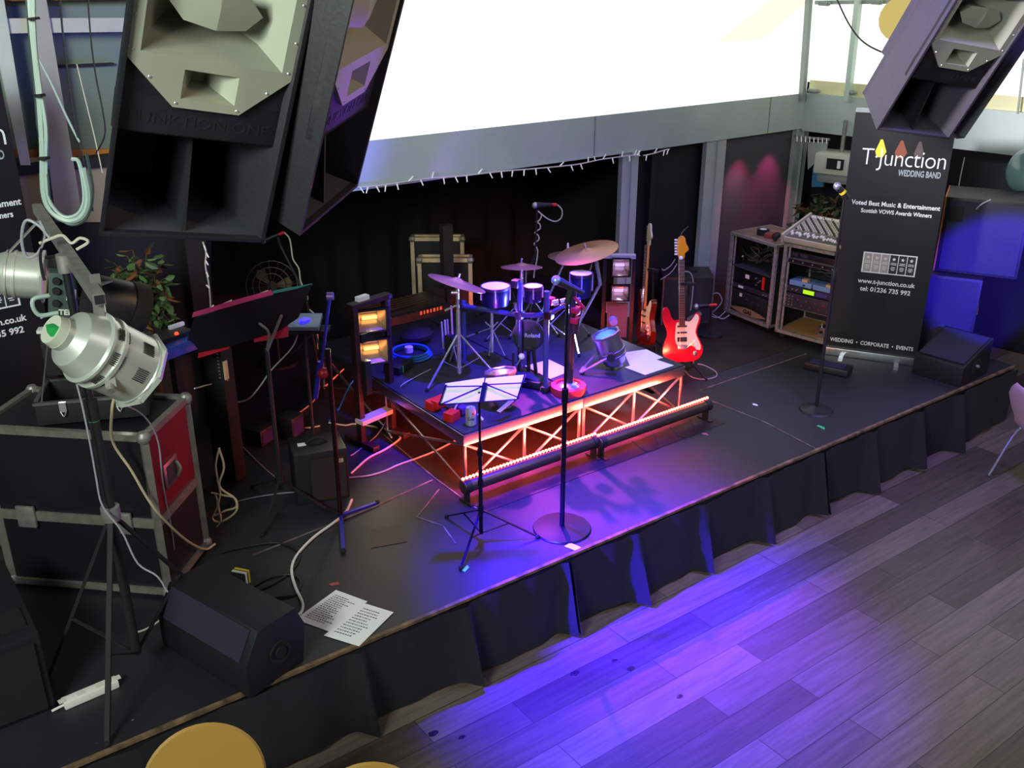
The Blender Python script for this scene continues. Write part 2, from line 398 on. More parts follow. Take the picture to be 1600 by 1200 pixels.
def frame_bar(nm, pts, w, m, off=.0):
    b = MB()
    for p, q in zip(pts[:-1], pts[1:]): b.bar(RW(*p, off), RW(*q, off), w, w*.7)
    return struct(b.build(nm, m))
frame_bar('window_frame', [(1346, -40), (1324, 158)], .07, mat('pale_frame', 'b9cdc2', .4, .2), .02)
frame_bar('window_frame', [(1600, 92), (1590, 178)], .02, greyf, .0)
frame_bar('window_frame', [(1262, 4), (1460, 2)], .05, greyf, -.02)
for i, (x, y) in enumerate(((1263, 142), (1320, 144), (1280, 5), (1362, 3))):   # pane clamps
    p = RW(x, y, .03); b = MB().cyl(p, RW(x+14, y+1, .03), .022, n=10); b.sph(RW(x+15, y+1, .03), .02, 8)
    tag(b.build('pane_clamp', greyf), ['steel glazing clamp at the bottom left corner of the bright pane', 'steel glazing clamp at the foot of the pale window post', 'steel glazing clamp at the top left corner of the bright pane', 'steel glazing clamp at the top of the pale window post'][i], 'clamp', 'glazing clamps on the right window')
# gusset, rail and blue board at the corner post
pg = lambda x, y, o=.02: RW(x, y, o)
vs = [pg(1262, 222), pg(1293, 222), pg(1290, 240), pg(1262, 265)]
struct(MB().add(vs+[v-NR*.02 for v in vs], [(0,1,2,3),(7,6,5,4),(0,4,5,1),(1,5,6,2),(2,6,7,3),(3,7,4,0)]).build('trim_19', steel))
vs = [pg(1271, 250, -.1), pg(1291, 236, -.1), pg(1286, 292, -.1), pg(1268, 292, -.1)]
bluebd = mat('light_blue_board', '3f8fc4', .6)
struct(MB().add(vs+[v-NR*.02 for v in vs], [(0,1,2,3),(7,6,5,4),(0,4,5,1),(1,5,6,2),(2,6,7,3),(3,7,4,0)]).build('trim_20', bluebd))
b = MB().bar(pg(1241, 213, .08), pg(1296, 218, .08), .03, .02)
T = thing('cable_rail', 'pale steel rail with rows of hooks on the corner post under the beam', 'rail', pg(1241, 213, .08))
b.build('rail', greyf, T, world=True)
for i in range(8):
    x = 1245+i*6.6; MB().cyl(pg(x, 212+i*.6, .09), pg(x, 221+i*.6, .1), .008, n=6).build('hook', alu, T, world=True)
# left part: dull windows into another hall, beige boards under them
glassd = mat('grey_green_glass', '76827a', .25, var=.12, scale=1.2)
def LP(x, y, o=0.): return PY(x, y, YB+o)
def quadslab(nm, pts, m, t=.03, st=True):
    n = V((0, t, 0)); o = MB().add(list(pts)+[p+n for p in pts], [(0,1,2,3),(7,6,5,4),(0,4,5,1),(1,5,6,2),(2,6,7,3),(3,7,4,0)]).build(nm, m)
    return struct(o) if st else o
quadslab('window_3', [LP(-200, -40, .2), LP(330, -50, .2), LP(330, 250, .2), LP(-200, 260, .2)], glassd)
quadslab('trim_21', [LP(-200, 236, .16), LP(330, 232, .16), LP(330, 252, .16), LP(-200, 256, .16)], wood)
quadslab('trim_22', [LP(-300, 252, .1), LP(330, 243, .1), LP(330, 345, .1), LP(-300, 352, .1)], beige)
quadslab('trim_23', [LP(-200, 30, .06), LP(330, 27, .06), LP(330, 48, .06), LP(-200, 55, .06)], mat('pale_rail', 'bfbdb2', .5, var=.05))
quadslab('trim_24', [LP(36, -40, .04), LP(66, -40, .04), LP(130, 345, .04), LP(88, 345, .04)], mat('pale_post', 'a8a498', .6, var=.06))
quadslab('trim_25', [LP(-30, -40, .04), LP(0, -40, .04), LP(48, 258, .04), LP(32, 258, .04)], mat('white_post', 'c4cabb', .5, var=.06))
quadslab('trim_26', [LP(-200, -50, .1), LP(330, -50, .1), LP(330, -2, .1), LP(-200, 4, .1)], mat('rust_board', '7a4a30', .6))
quadslab('trim_27', [LP(90, 102, .17), LP(178, 98, .17), LP(178, 102, .17), LP(90, 106, .17)], blackm)
quadslab('wall_left', [LP(-350, 352, .12), LP(330, 345, .12), LP(330, 900, .12), LP(-350, 980, .12)], darkwall)
struct(MB().box((-3.4, 3, 2.5), (.1, 9, 5)).build('wall_side', darkwall))
# round yellow lantern behind the right window
p = RW(1408, 30, .05)
tag(MB().sph(p, .19, 20, (1, 1, 1)).build('paper_lantern', glow('lantern_paper', 'e6cf7c', .8)), 'round yellow paper lantern against the bright right window', 'lantern')
# stage skirt: three lengths of black cloth with loose folds
skirtm = mat('black_skirt_cloth', '1a191d', .85, var=.2, scale=25)
FOLDS = [G(x, y, .5).x for x, y in ((560, 1012), (730, 945), (882, 868), (985, 822), (1092, 778), (1190, 738), (1280, 700), (1360, 668), (1432, 636), (1496, 610))]
def skirt(x0, x1, label):
    nx = int((x1-x0)/.02); nz = 8; vs = []; fs = []
    for i in range(nx+1):
        x = x0+(x1-x0)*i/nx
        for j in range(nz+1):
            t = j/nz; z = .485-t*.47; o = .006*math.sin(x*23)+.006*math.sin(x*9+2)
            dx = 0
            for f in FOLDS:
                d = (x-f)/.05
                if abs(d) < 2.2: o += (.02+.10*t)*math.exp(-d*d*2.0); dx += .03*t*math.exp(-d*d*2.)
            o += .02*t*math.sin(x*5.3+1); z += .02*t*(.5+.5*math.sin(x*6.1))
            vs.append(V((x+dx, 3.525-o-.008, z)))
    for i in range(nx):
        for j in range(nz): a = i*(nz+1)+j; fs.append((a, a+1, a+nz+2, a+nz+1))
    tag(MB().add(vs, fs).build('stage_skirt', skirtm, recalc=False, sharp=80), label, 'curtain', 'black skirts along the stage front')
skirt(SX0, FOLDS[2]-.01, 'black stage skirt length at the left, behind the wooden chair backs')
skirt(FOLDS[2]+.005, FOLDS[6]-.01, 'middle length of black stage skirt below the two plain floor stands, with blue lit folds')
skirt(FOLDS[6]+.005, SX1, 'black stage skirt length at the right end by the pink chair')
# ================================================================ HANGING LOUDSPEAKERS
def pa_model(T):
    W, H = .283, 1.126
    # shell: side boards, top, bottom, tapering rear
    s = MB(); t = .016
    for sx in (-1, 1):
        poly = [(sx*W, 0), (sx*.14, -.42), (sx*(.14-t), -.42), (sx*(W-t), 0)]
        M = Matrix(((1,0,0,0),(0,0,1,0),(0,1,0,0),(0,0,0,1)))
        s.prism(poly, 0, H, M)
    for y0, y1 in ((0, t), (H-t, H)):
        s.prism([(-W+.002, 0), (W-.002, 0), (.14, -.42), (-.14, -.42)], y0, y1, Matrix(((1,0,0,0),(0,0,1,0),(0,1,0,0),(0,0,0,1))))
    s.box((0, H/2, -.43), (.28, H, .03)); s.box((0, .62, -.48), (.2, .75, .1))
    s.build('cabinet', cabin, T, bevel=.003)
    # baffle above the bass mouth, with raised lettering
    b = MB().box((0, .406, -.045), (.54, .12, .03)).box((0, 1.005, -.045), (.54, .21, .03))
    for sx in (-1, 1): b.box((sx*.18, .532, -.045), (.18, .132, .03)); b.box((sx*.25, .749, -.045), (.04, .302, .03))
    b.build('baffle', cabin, T, bevel=.002)
    tx = MB().text('FUNKTION ONE', .05, Matrix.Translation((0, .392, -.03)), .0016, 0, fit=.46); tx.build('lettering', cabin, T)
    # flared bass mouth and its middle fin
    f = MB()
    r0 = [V((x, y, -.025)) for x, y in ((-.268, .016), (.268, .016), (.268, .346), (-.268, .346))]
    r1 = [V((x, y, -.40)) for x, y in ((-.13, .07), (.13, .07), (.13, .24), (-.13, .24))]
    f.loft([r0, r1]); f.add(r1, [(0, 1, 2, 3)])
    f.build('bass_flare', mat('bass_flare_paint', '31333a', .6, var=.1, scale=40), T, recalc=False)
    fn = MB().add([(-.006, .016, -.03), (-.006, .346, -.1), (-.006, .3, -.38), (-.006, .06, -.38), (.006, .016, -.03), (.006, .346, -.1), (.006, .3, -.38), (.006, .06, -.38)],
             [(0,1,2,3),(7,6,5,4),(0,4,5,1),(1,5,6,2),(2,6,7,3),(3,7,4,0)])
    fn.build('fin', cabin, T)
    # grey horn plate: faceted outline with the treble horn and the wide mid horn let into it
    p = MB(); z = -.012
    mz = [(-.227, .599), (.227, .599), (.227, .90), (-.227, .90)]; hz = [(-.088, .471), (.088, .471), (.088, .563), (-.088, .563)]
    P2 = lambda pts, zz: [V((x, y, zz)) for x, y in pts]
    F_ = lambda *pts: p.add(P2(pts, z), [tuple(range(len(pts)))])
    F_((-.266, .578), (-.108, .442), (-.088, .471), (-.088, .563), (-.227, .599)); F_((-.108, .442), (.108, .442), (.088, .471), (-.088, .471))
    F_((.108, .442), (.266, .578), (.227, .599), (.088, .563), (.088, .471)); F_((-.088, .563), (.088, .563), (.227, .599), (-.227, .599))
    F_((-.266, .578), (-.227, .599), (-.227, .90), (-.266, 1.04)); F_((.227, .599), (.266, .578), (.266, 1.04), (.227, .90))
    F_((-.227, .90), (.227, .90), (.266, 1.04), (-.266, 1.04))
    out = [(-.266, .578), (-.108, .442), (.108, .442), (.266, .578), (.266, 1.04), (-.266, 1.04)]
    p.loft([P2(out, z), P2(out, -.035)])
    p.loft([P2(hz, z), P2([(-.02, .505), (.02, .505), (.02, .53), (-.02, .53)], -.12)])
    p.add(P2([(-.02, .505), (.02, .505), (.02, .53), (-.02, .53)], -.12), [(0, 1, 2, 3)])
    m1 = [(-.17, .655), (0, .64), (.17, .655), (.17, .845), (0, .86), (-.17, .845)]
    m0 = [(-.227, .599), (0, .599), (.227, .599), (.227, .90), (0, .90), (-.227, .90)]
    m2 = [(-.06, .70), (0, .69), (.06, .70), (.06, .80), (0, .81), (-.06, .80)]
    p.loft([P2(m0, z), P2(m1, -.11), P2(m2, -.26)]); p.add(P2(m2, -.26), [tuple(range(6))])
    pl = p.build('horn_plate', horn, T, recalc=False, sharp=12)
    q = MB()
    fr = [V(c) for c in ((-.15, .75, -.06), (-.10, .70, -.055), (0, .688, -.04), (.10, .70, -.055), (.15, .75, -.06), (.10, .80, -.055), (0, .812, -.04), (-.10, .80, -.055))]
    q.add(fr+[V((-.04, .75, -.25)), V((.04, .75, -.25)), V((0, .75, -.03))], [(i, (i+1) % 8, 10) for i in range(8)]+[(1,0,8),(2,1,8),(3,2,9,8),(4,3,9),(5,4,9),(6,5,9,8),(7,6,8),(0,7,8)])
    q.build('phase_plug', horn, T, sharp=12)
    for x, y in ((-.25, .60), (-.255, .7), (-.255, .82), (-.19, .525), (-.10, .455), (.10, .455), (.19, .525), (.25, .60), (.255, .7), (.255, .82)):
        MB().sph((x, y, z), .0055, 8, (1, 1, .5)).build('screw', chrome, T)
    # flying plate and wire at the rear top
    MB().box((0, H+.02, -.25), (.06, .04, .3)).build('flying_bracket', blackm, T)
def M4(W, t): return Matrix(((W[0][0], W[0][1], W[0][2], t[0]), (W[1][0], W[1][1], W[1][2], t[1]), (W[2][0], W[2][1], W[2][2], t[2]), (0, 0, 0, 1)))
W1 = [[.97969, .19838, -.02909], [.01983, -.24026, -.97051], [-.19952, .95022, -.23931]]; t1 = (1.0399, 3.2525, 2.6578)
W2 = [[.75984, .14145, .63454], [.64059, -.32934, -.69367], [.11086, .93356, -.34086]]; t2 = (1.6378, 3.3689, 2.6561)
W3 = [[.94061, .00072, -.33949], [-.30259, -.45164, -.83932], [-.15393, .8922, -.4246]]; t3 = (5.6609, 3.4881, 2.5519)
T = thing('hanging_loudspeaker', 'large black hanging loudspeaker with grey horns, nearest the camera at top left', 'loudspeaker', M=M4(W1, t1), group=None)
pa_model(T); pa1 = T
copy_tree(pa1, M4(W2, t2), 'black hanging loudspeaker turned to the right, beside the biggest one, its lower face lit purple')
copy_tree(pa1, M4(W3, t3), 'black hanging loudspeaker in front of the right banner top, seen with a mauve grey side')
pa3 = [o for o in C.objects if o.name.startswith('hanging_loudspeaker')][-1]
for ch in C.objects:      # lighter copy of the paint, standing in for daylight on this cabinet
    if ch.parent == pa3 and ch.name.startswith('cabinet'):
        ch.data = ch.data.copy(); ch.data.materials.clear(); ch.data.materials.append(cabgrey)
# fourth: turned further right, just behind the third
R3 = Matrix(W3); yaw = Matrix.Rotation(R(52), 3, 'Z'); W4 = yaw @ R3
dirn = ray(1507, 216); p4 = CAM+dirn*((V(t3)-CAM).dot(FW)/F*1.03)
t4 = p4 - W4 @ V((-.283, 0, 0))
M4_ = W4.to_4x4(); M4_.translation = t4
copy_tree(pa1, M4_, 'black hanging loudspeaker turned away at the right frame edge, behind the mauve sided one')
# ================================================================ ROLL-UP BANNERS
bannerM = mat('banner_print', '17171b', .4, var=.35, scale=1.4)
def banner(P0, P1, label, clipw=None):
    P0, P1 = V(P0), V(P1); d = (P1-P0); W = d.length; d.normalize(); up = V((0, 0, 1)); n = d.cross(up)  # towards viewer
    M = basis(P0, d, up, n); T = thing('roll_up_banner', label, 'banner', M=M)
    sheet = MB()
    rings = []
    for z in (0, .0015): rings.append([(x, y, z) for x, y in ((0, .05), (W, .05), (W, 2.0), (0, 2.0))])
    sheet.loft(rings, caps=True).build('printed_sheet', bannerM, T)
    MB().box((W/2, 2.0, 0), (W, .03, .03)).build('top_rail', alu, T)
    MB().box((W/2, .035, -.01), (W+.02, .07, .08)).build('cassette', alu, T, bevel=.01)
    for x in (.2, .8): MB().box((x*W, .006, .06), (.035, .01, .22)).build('foot', alu, T)
    MB().cyl((W/2, .05, -.05), (W/2, 1.99, -.02), .01, n=8).build('support_pole', alu, T)
    wt = MB(); z = .004; wm = mat('white_print', 'e8e8ec', .6)
    Tx = lambda body, u, v, size, fit, bold=0, sp=1., wt=wt: wt.text(body, size, Matrix.Translation((u*W, v, z)), .0006, bold, fit=fit*W, space=sp)
    L = MB(); Tx('T\u00b7Junction', .54, 1.65, .185, .84, -.0022, .94, L); L.build('logo_lettering', wm, T)
    L = MB(); Tx('WEDDING BAND', .72, 1.545, .066, .42, .0016, 1., L); L.build('subtitle_lettering', mat('grey_print', '9aa0aa', .6), T)
    L = MB(); Tx('Voted Best Music & Entertainment', .53, 1.295, .05, .90, .0011, 1, L); L.build('small_lettering', wm, T); L = MB(); Tx('Scottish VOWS Awards Winners', .55, 1.235, .045, .72, .0010, 1, L)
    L.build('small_lettering', wm, T); L = MB(); Tx('www.t-junction.co.uk', .56, .665, .052, .60, .0012, 1, L); L.build('small_lettering', wm, T); L = MB(); Tx('tel: 01236 735 992', .56, .60, .052, .53, .0012, 1, L)
    L.build('small_lettering', wm, T); L = MB(); Tx('WEDDING  \u2022  CORPORATE  \u2022  EVENTS', .5, .135, .046, .90, .0008, 1, L); L.build('small_lettering', wm, T)
    A = MB(); u0, u1, v0, v1 = .29*W, .83*W, .745, .90
    A.box(((u0+u1)/2, (v0+v1)/2, .0022), (u1-u0+.014, v1-v0+.014, .001)); A.build('award_panel', wm, T)
    for i in range(6):
        c = u0+(u1-u0)*(i+.5)/6; pm = mat('award_grey', 'a79c9c', .6) if i < 3 else mat('award_dark', '22222a', .6); im = wm if i > 2 else mat('award_print', 'd8d0cc', .6)
        B = MB().use(pm).box((c, (v0+v1)/2, .0032), ((u1-u0)/6-.006, v1-v0-.004, .001)); B.use(im)
        st_ = []
        for k_ in range(10):
            a = PI/2+k_*PI/5; rr = .016 if k_ % 2 == 0 else .007; st_.append((c+rr*math.cos(a), v1-.035+rr*math.sin(a)))
        B.prism(st_, .0038, .0042)
        for q_, wd in ((.066, .04), (.078, .044), (.1, .03), (.112, .036), (.124, .024)): B.box((c, v1-q_, .0042), (wd, .005, .0008))
        B.build('award_crest', None, T)
    # printed stage lamps above the name
    for x, cm, sx in ((.30, 'e0dc3c', .045), (.50, '8a4a34', .05), (.68, '5a4a46', .04)):
        B = MB(); B.prism([(x*W-.008, 1.79), (x*W+.008, 1.79), (x*W+sx, 1.70), (x*W+sx*.5, 1.655), (x*W-sx*.5, 1.655), (x*W-sx*.8, 1.70)], .002, .003)
        B.build('printed_light', mat('print_'+cm, cm, .6), T)
    return T
bl, br = G(1287, 552), G(1430, 571)
banner(bl, br, 'tall black roll-up banner with white lettering standing right of the equipment racks')
# left banner: only its right half is in frame
e = V((1.0, 5.735, 1.06)); hd = R(6)
banner(e-V((math.cos(hd), math.sin(hd), 0))*.74, e, 'tall black roll-up banner cut off by the left frame edge behind the lamps')
# ================================================================ RACKS
railm = mat('rack_rail_worn', 'a39c95', .45, .5, var=.35, scale=30)
def rack(T, W, D, H, cas=.05):
    fr = MB(); t = .028
    for x in (t/2, W-t/2):
        for y in (t/2, D-t/2): fr.box((x, y, cas+H/2), (t, t, H))
    for z in (cas+t/2, cas+H-t/2):
        for y in (t/2, D-t/2): fr.box((W/2, y, z), (W, t, t))
        for x in (t/2, W-t/2): fr.box((x, D/2, z), (t, D, t))
    fr.build('frame', railm, T, bevel=.002)
    pn = MB(); pn.box((.01, D/2, cas+H/2), (.01, D-.03, H-.03)).box((W-.01, D/2, cas+H/2), (.01, D-.03, H-.03)).box((W/2, D-.01, cas+H/2), (W-.03, .01, H-.03)); pn.build('side_panels', blackm, T)
    MB().box((W/2, D/2, cas+.02), (W-.03, D-.03, .012)).build('floor_board', plyw, T)
    MB().box((W/2, D/2, cas+H-.006), (W-.03, D-.03, .012)).build('top_board', mat('worn_brown_board', '7d5d4c', .6, var=.35, scale=8), T)
    for x in (.05, W-.05):
        for y in (.06, D-.06):
            c = MB().cyl((x-.013, y+.01, .026), (x+.013, y+.01, .026), .026, n=14); c.box((x, y, .05), (.05, .05, .012)); c.box((x-.018, y, .035), (.004, .03, .04)).box((x+.018, y, .035), (.004, .03, .04)); c.build('caster', rubber, T)
    for x in (.045, W-.045):
        MB().box((x, .03, cas+H/2), (.018, .006, H-.05)).build('rack_strip', railm, T)
def unit(nm, label, cat, Tm, W, x0, z0, h, d, m, ctl=None, w=None, group=None):
    w = w or W-.06
    T2 = thing(nm, label, cat, M=Tm @ Matrix.Translation((x0, .03, z0)), group=group)
    MB().box((w/2, d/2+.003, h/2), (w, d, h-.003)).build('chassis', m, T2, bevel=.002)
    if ctl: ctl(T2, w, h)
    return T2
def knobs(T2, pts, r=.008, m=None):
    for x, z in pts: MB().cyl((x, .003, z), (x, -.014, z), r, r*.8, n=10).build('knob', m or chrome, T2)
def face(T2, x, z, w_, h_, m, nm='panel', y=-.001): MB().box((x, y, z), (w_, .004, h_)).build(nm, m, T2)
# left rack
rz1 = R(-95); g1 = G(1130, 494); M1 = Matrix.Translation(g1) @ Matrix.Rotation(rz1, 4, 'Z')
T = thing('equipment_rack', 'open metal framed equipment rack beside the grey wall panel, left of the mixer rack', 'rack', M=M1)
RW_, RD, RH = .57, .5, .76; rack(T, RW_, RD, RH)
rkb = mat('rack_unit_black', '17171a', .4, .2); rkp = mat('rack_unit_purple_grey', '3a3540', .4, .3)
def c1(t, w_, h): face(t, .40, h/2, .028, h*.9, redpl, 'red_switch_panel'); face(t, .2, h*.6, .045, .035, whitep, 'label_sticker'); knobs(t, [(.31, h*.7), (.34, h*.45), (.32, h*.25), (.36, h*.6)], .006)
unit('amplifier', 'black unit with a bright red strip in the left equipment rack', 'amplifier', M1, RW_, .03, .36, .13, .36, rkb, c1)
def c2(t, w_, h): face(t, .13, h*.5, .06, .022, whitep, 'label_sticker'); face(t, .3, h*.5, .16, h*.5, rkp, 'vent_panel'); knobs(t, [(.42, h*.5), (.45, h*.5)], .006)
unit('amplifier', 'thin dark unit with a small white sticker in the left equipment rack', 'amplifier', M1, RW_, .03, .30, .05, .36, rkp, c2)
def c3(t, w_, h):
    face(t, .14, h*.7, .03, .03, whitep, 'label_sticker'); face(t, .34, h*.85, .09, .014, alu, 'badge'); knobs(t, [(.22, h*.5), (.29, h*.45), (.37, h*.4)], .014, rkp)
unit('amplifier', 'tall black unit just above the curved wooden front in the left equipment rack', 'amplifier', M1, RW_, .03, .16, .13, .36, blackm, c3)
T2 = thing('bass_amplifier_head', 'amplifier with a curved brown wooden front at the bottom of the left rack', 'amplifier', M=M1 @ Matrix.Translation((.03, .03, .075)))
MB().box((.255, .17, .04), (.5, .3, .08)).build('chassis', blackm, T2)
cv = [( .02, .04)]+[(.02+.46*i/16, .04+.032*math.sin(PI*i/16)) for i in range(1, 16)]+[(.48, .04)]+[(.48-.46*i/16, .04-.03*math.sin(PI*i/16)) for i in range(1, 16)]
MB().prism(cv, -.012, .0, Matrix(((1,0,0,0),(0,0,1,0),(0,1,0,0),(0,0,0,1)))).build('wooden_front', mat('brown_veneer', '8a6a50', .4, var=.2), T2)
MB().use(blackm).text('GAI', .05, Matrix(((1,0,0,.25),(0,0,-1,-.014),(0,1,0,.04),(0,0,0,1))), .001, .002, fit=.1).build('lettering', None, T2)
# cable heap in the upper bay
cb = MB()
for i in range(14):
    x = .08+.35*random.random(); pts = [(x+random.uniform(-.12, .12), .1+random.uniform(0, .25), .53+random.uniform(0, .16)) for _ in range(5)]
    cb.tube([(min(.5, max(.05, a)), b_, c_) for a, b_, c_ in pts], .006, 5, 4)
cb.box((.285, .2, .505), (.48, .36, .012))
o = cb.build('heap', mat('grey_black_cable', '3a3c3e', .5), None) if False else None
Th = thing('cable_tangle', 'tangle of dark cables on the shelf in the top bay of the left rack', 'cables', M=M1 @ Matrix.Translation((0, 0, 0)))
cb.build('coils', mat('grey_black_cable', '3a3c3e', .5), Th); MB().sph((.13, .05, .60), .012, 8).build('plug_tip', chrome, Th)
# things on top of the left rack
top1 = .05+RH
def on1(x, y, z=0): return M1 @ V((x, y, top1+z))
p = on1(.24, .16); T2 = thing('tape_roll', 'thick black roll of tape with a pale core on top of the left rack', 'tape', p)
MB().lathe([(.03, 0), (.055, 0), (.055, .05), (.03, .05), (.03, 0)], n=24).build('roll', rubber, T2); MB().lathe([(.028, .0), (.03, .0), (.03, .051), (.0, .051)], n=20).build('core', whitep, T2)
p = on1(.34, .14); tag(MB().box(p+V((0, 0, .02)), (.1, .07, .04), rz=.4).build('small_red_box', mat('dull_red', '7c2a24', .5), bevel=.004), 'dull red box between the tape roll and the torch on the left rack', 'box')
p = on1(.43, .13); T2 = thing('torch', 'short black torch with a shiny end lying on the left rack', 'torch', M=Matrix.Translation(p+V((0, 0, .028))) @ Matrix.Rotation(.5, 4, 'Z'))
MB().cyl((-.08, 0, 0), (.03, 0, 0), .02).cyl((.03, 0, 0), (.06, 0, 0), .02, .028).build('body', rubber, T2, bevel=.002); MB().cyl((.058, 0, 0), (.062, 0, 0), .024).build('lens', chrome, T2)
p = on1(.49, .32); tag(MB().cyl(p, p+V((0, 0, .012)), .05, n=20).build('metal_dish', mat('dull_bronze', '8a6a54', .4, .5)), 'flat bronze disc at the back of the left rack top', 'dish')
p = on1(.5, .18); tag(MB().cyl(p, p+V((0, 0, .03)), .018, n=14).build('small_tin', alu), 'small round metal tin near the right end of the left rack top', 'tin')
# right rack
rz2 = R(-81); g2 = G(1209, 528); M2 = Matrix.Translation(g2) @ Matrix.Rotation(rz2, 4, 'Z')
T = thing('equipment_rack', 'metal framed equipment rack on casters carrying the sloping mixing desk', 'rack', M=M2)
W2_, H2 = .53, .80; rack(T, W2_, .5, H2, .06)
def d1(t, w_, h):
    face(t, w_/2, h/2, w_, h*.95, alu, 'face'); face(t, w_/2, h/2, w_*.94, h*.7, rkb, 'inset', -.003)
    knobs(t, [(.06+.09*i, h/2) for i in range(5)], .007)
unit('signal_processor', 'one-unit grey processor with a row of silver knobs under the mixing desk', 'processor', M2, W2_, .03, .69, .045, .3, alud, d1)
def d0(t, w_, h): face(t, .07, h/2, .05, h*.6, rkp, 'panel'); face(t, .15, h/2, .07, h*.6, rkp, 'panel')
unit('signal_processor', 'dim grey-blue unit directly beneath the front lip of the mixing desk', 'processor', M2, W2_, .03, .745, .05, .3, rkb, d0)
bluem = mat('pale_blue_enamel', '7f9bd0', .35, .2)
for i, (x0, lab) in enumerate(((.07, 'left one of two pale blue radio receivers in the mixer rack'), (.29, 'right one of two pale blue radio receivers in the mixer rack'))):
    t = unit('radio_receiver', lab, 'receiver', M2, W2_, x0, .50, .045, .16, bluem, None, w=.205, group='pale blue receivers'); knobs(t, [(.14 if i == 0 else .18, .02)], .008, rkb)
    tg = thing('paper_label', 'tan paper tag on the '+('left' if i == 0 else 'right')+' blue receiver', 'label', M=M2 @ Matrix.Translation((x0+.14, .06, .545)))
    MB().box((0, 0, .012), (.05, .05, .024)).build('tag', mat('tan_paper', 'c99a6a', .7), tg)
Th = thing('cable_loop', 'loose dark cable coiled behind the pale blue receivers', 'cables', M=M2)
cb = MB()
for i in range(5): cb.tube([(.1+.09*j+random.uniform(-.04, .04), .24+random.uniform(0, .1), .57+random.uniform(0, .05)) for j in range(5)], .005, 5, 4)
cb.build('coils', mat('grey_black_cable', '3a3c3e', .5), Th)
def d2(t, w_, h):
    lcd = mat('green_screen', 'a8f01e', .4, emit='a8f01e', es=.8); face(t, .23, h*.5, .1, h*.6, lcd, 'screen'); face(t, .35, h*.5, .1, h*.55, mat('violet_panel', '4a3a8a', .4), 'panel'); knobs(t, [(.08, h*.5), (.12, h*.5), (.43, h*.5), (.45, h*.5)], .006)
unit('effects_unit', 'dark effects unit with a glowing yellow-green screen in the mixer rack', 'effects unit', M2, W2_, .03, .44, .055, .34, rkp, d2)
def d3(t, w_, h):
    face(t, w_-.02, h/2, .02, h, alu, 'handle'); face(t, w_/2, .004, w_, .008, alu, 'lower_edge')
    for i in range(8): face(t, .14+.04*i, h*(.3 if i % 2 else .65), .012, .006, redpl, 'red_light')
    knobs(t, [(.03+.03*(i % 3), h*(.2+.2*(i//3))) for i in range(12)], .006, alud)
unit('patch_unit', 'tall dark purple unit full of small knobs and red lights in the mixer rack', 'effects unit', M2, W2_, .03, .30, .13, .34, rkp, d3)
t = thing('dual_socket_box', 'small silver box with two round sockets in the bottom of the mixer rack', 'socket box', M=M2 @ Matrix.Translation((.37, .06, .083)))
MB().box((.06, .04, .05), (.12, .08, .1)).build('case', alu, t, bevel=.008); knobs(t, [(.035, .06), (.085, .06)], .014, rkb); 
for x in (.02, .1): MB().cyl((x, .03, .1), (x, .03, .125), .006).build('screw', chrome, t)
# mixing desk on top
Mx = M2 @ Matrix.Translation((0, -.02, .06+H2+.01)) @ Matrix.Rotation(R(13), 4, 'X')
T = thing('mixing_desk', 'sloping silver mixing desk with dense rows of knobs and white faders on the right rack', 'mixing desk', M=Mx)
Wm, Dm = .50, .48
mm = mat('mixer_body', 'b9b09a', .45, .2, var=.1); mg = mat('mixer_panel', '77705f', .5, .2)
MB().box((Wm/2, Dm/2, .025), (Wm, Dm, .05)).build('body', mm, T, bevel=.006); MB().box((Wm/2, Dm*.58, .052), (Wm-.03, Dm*.62, .004)).build('knob_panel', mg, T)
MB().box((Wm/2, .075, .052), (Wm-.03, .12, .004)).build('fader_panel', mat('fader_panel', '3b3830', .5), T)
kn = MB(); kn.use(mat('knob_dark', '2c2a28', .4)); kn2 = mat('knob_pale', 'ddd6c0', .4)
n_ = 0
for i in range(20):
    for j in range(11):
        kn.use(kn2 if (i+j) % 3 else MATS['knob_dark']); x = .025+i*.0236; y = .165+j*.026
        kn.cyl((x, y, .054), (x, y, .068), .0065, .005, n=6)
o = kn.build('channel_knobs', None, T); o['kind'] = 'stuff'
for i in range(19):
    x = .03+i*.0242; MB().box((x, .05+.05*random.random(), .06), (.016, .03, .014)).build('fader', whitep, T)
for x in (.04, .15, .26, .37): MB().box((x+.03, Dm-.05, .056), (.1, .03, .004)).build('label_strip', white, T)
MB().box((-.012, Dm/2, .03), (.018, Dm, .075)).build('side_cheek', mm, T); MB().box((Wm+.012, Dm/2, .03), (.018, Dm, .075)).build('side_cheek', mm, T)
cable('red cable bundle draped behind the mixing desk', [Mx @ V((.25, Dm+.02, .05)), Mx @ V((.36, Dm+.01, .09)), Mx @ V((.5, Dm, .07)), Mx @ V((.6, Dm+.05, 0))], .007, mat('red_cable', 'b8202c', .5))
# ================================================================ RIGHT SIDE
def box_thing(nm, label, cat, P, rz, d, m, bevel=.008, group=None):
    T = thing(nm, label, cat, P, rz, group); return T
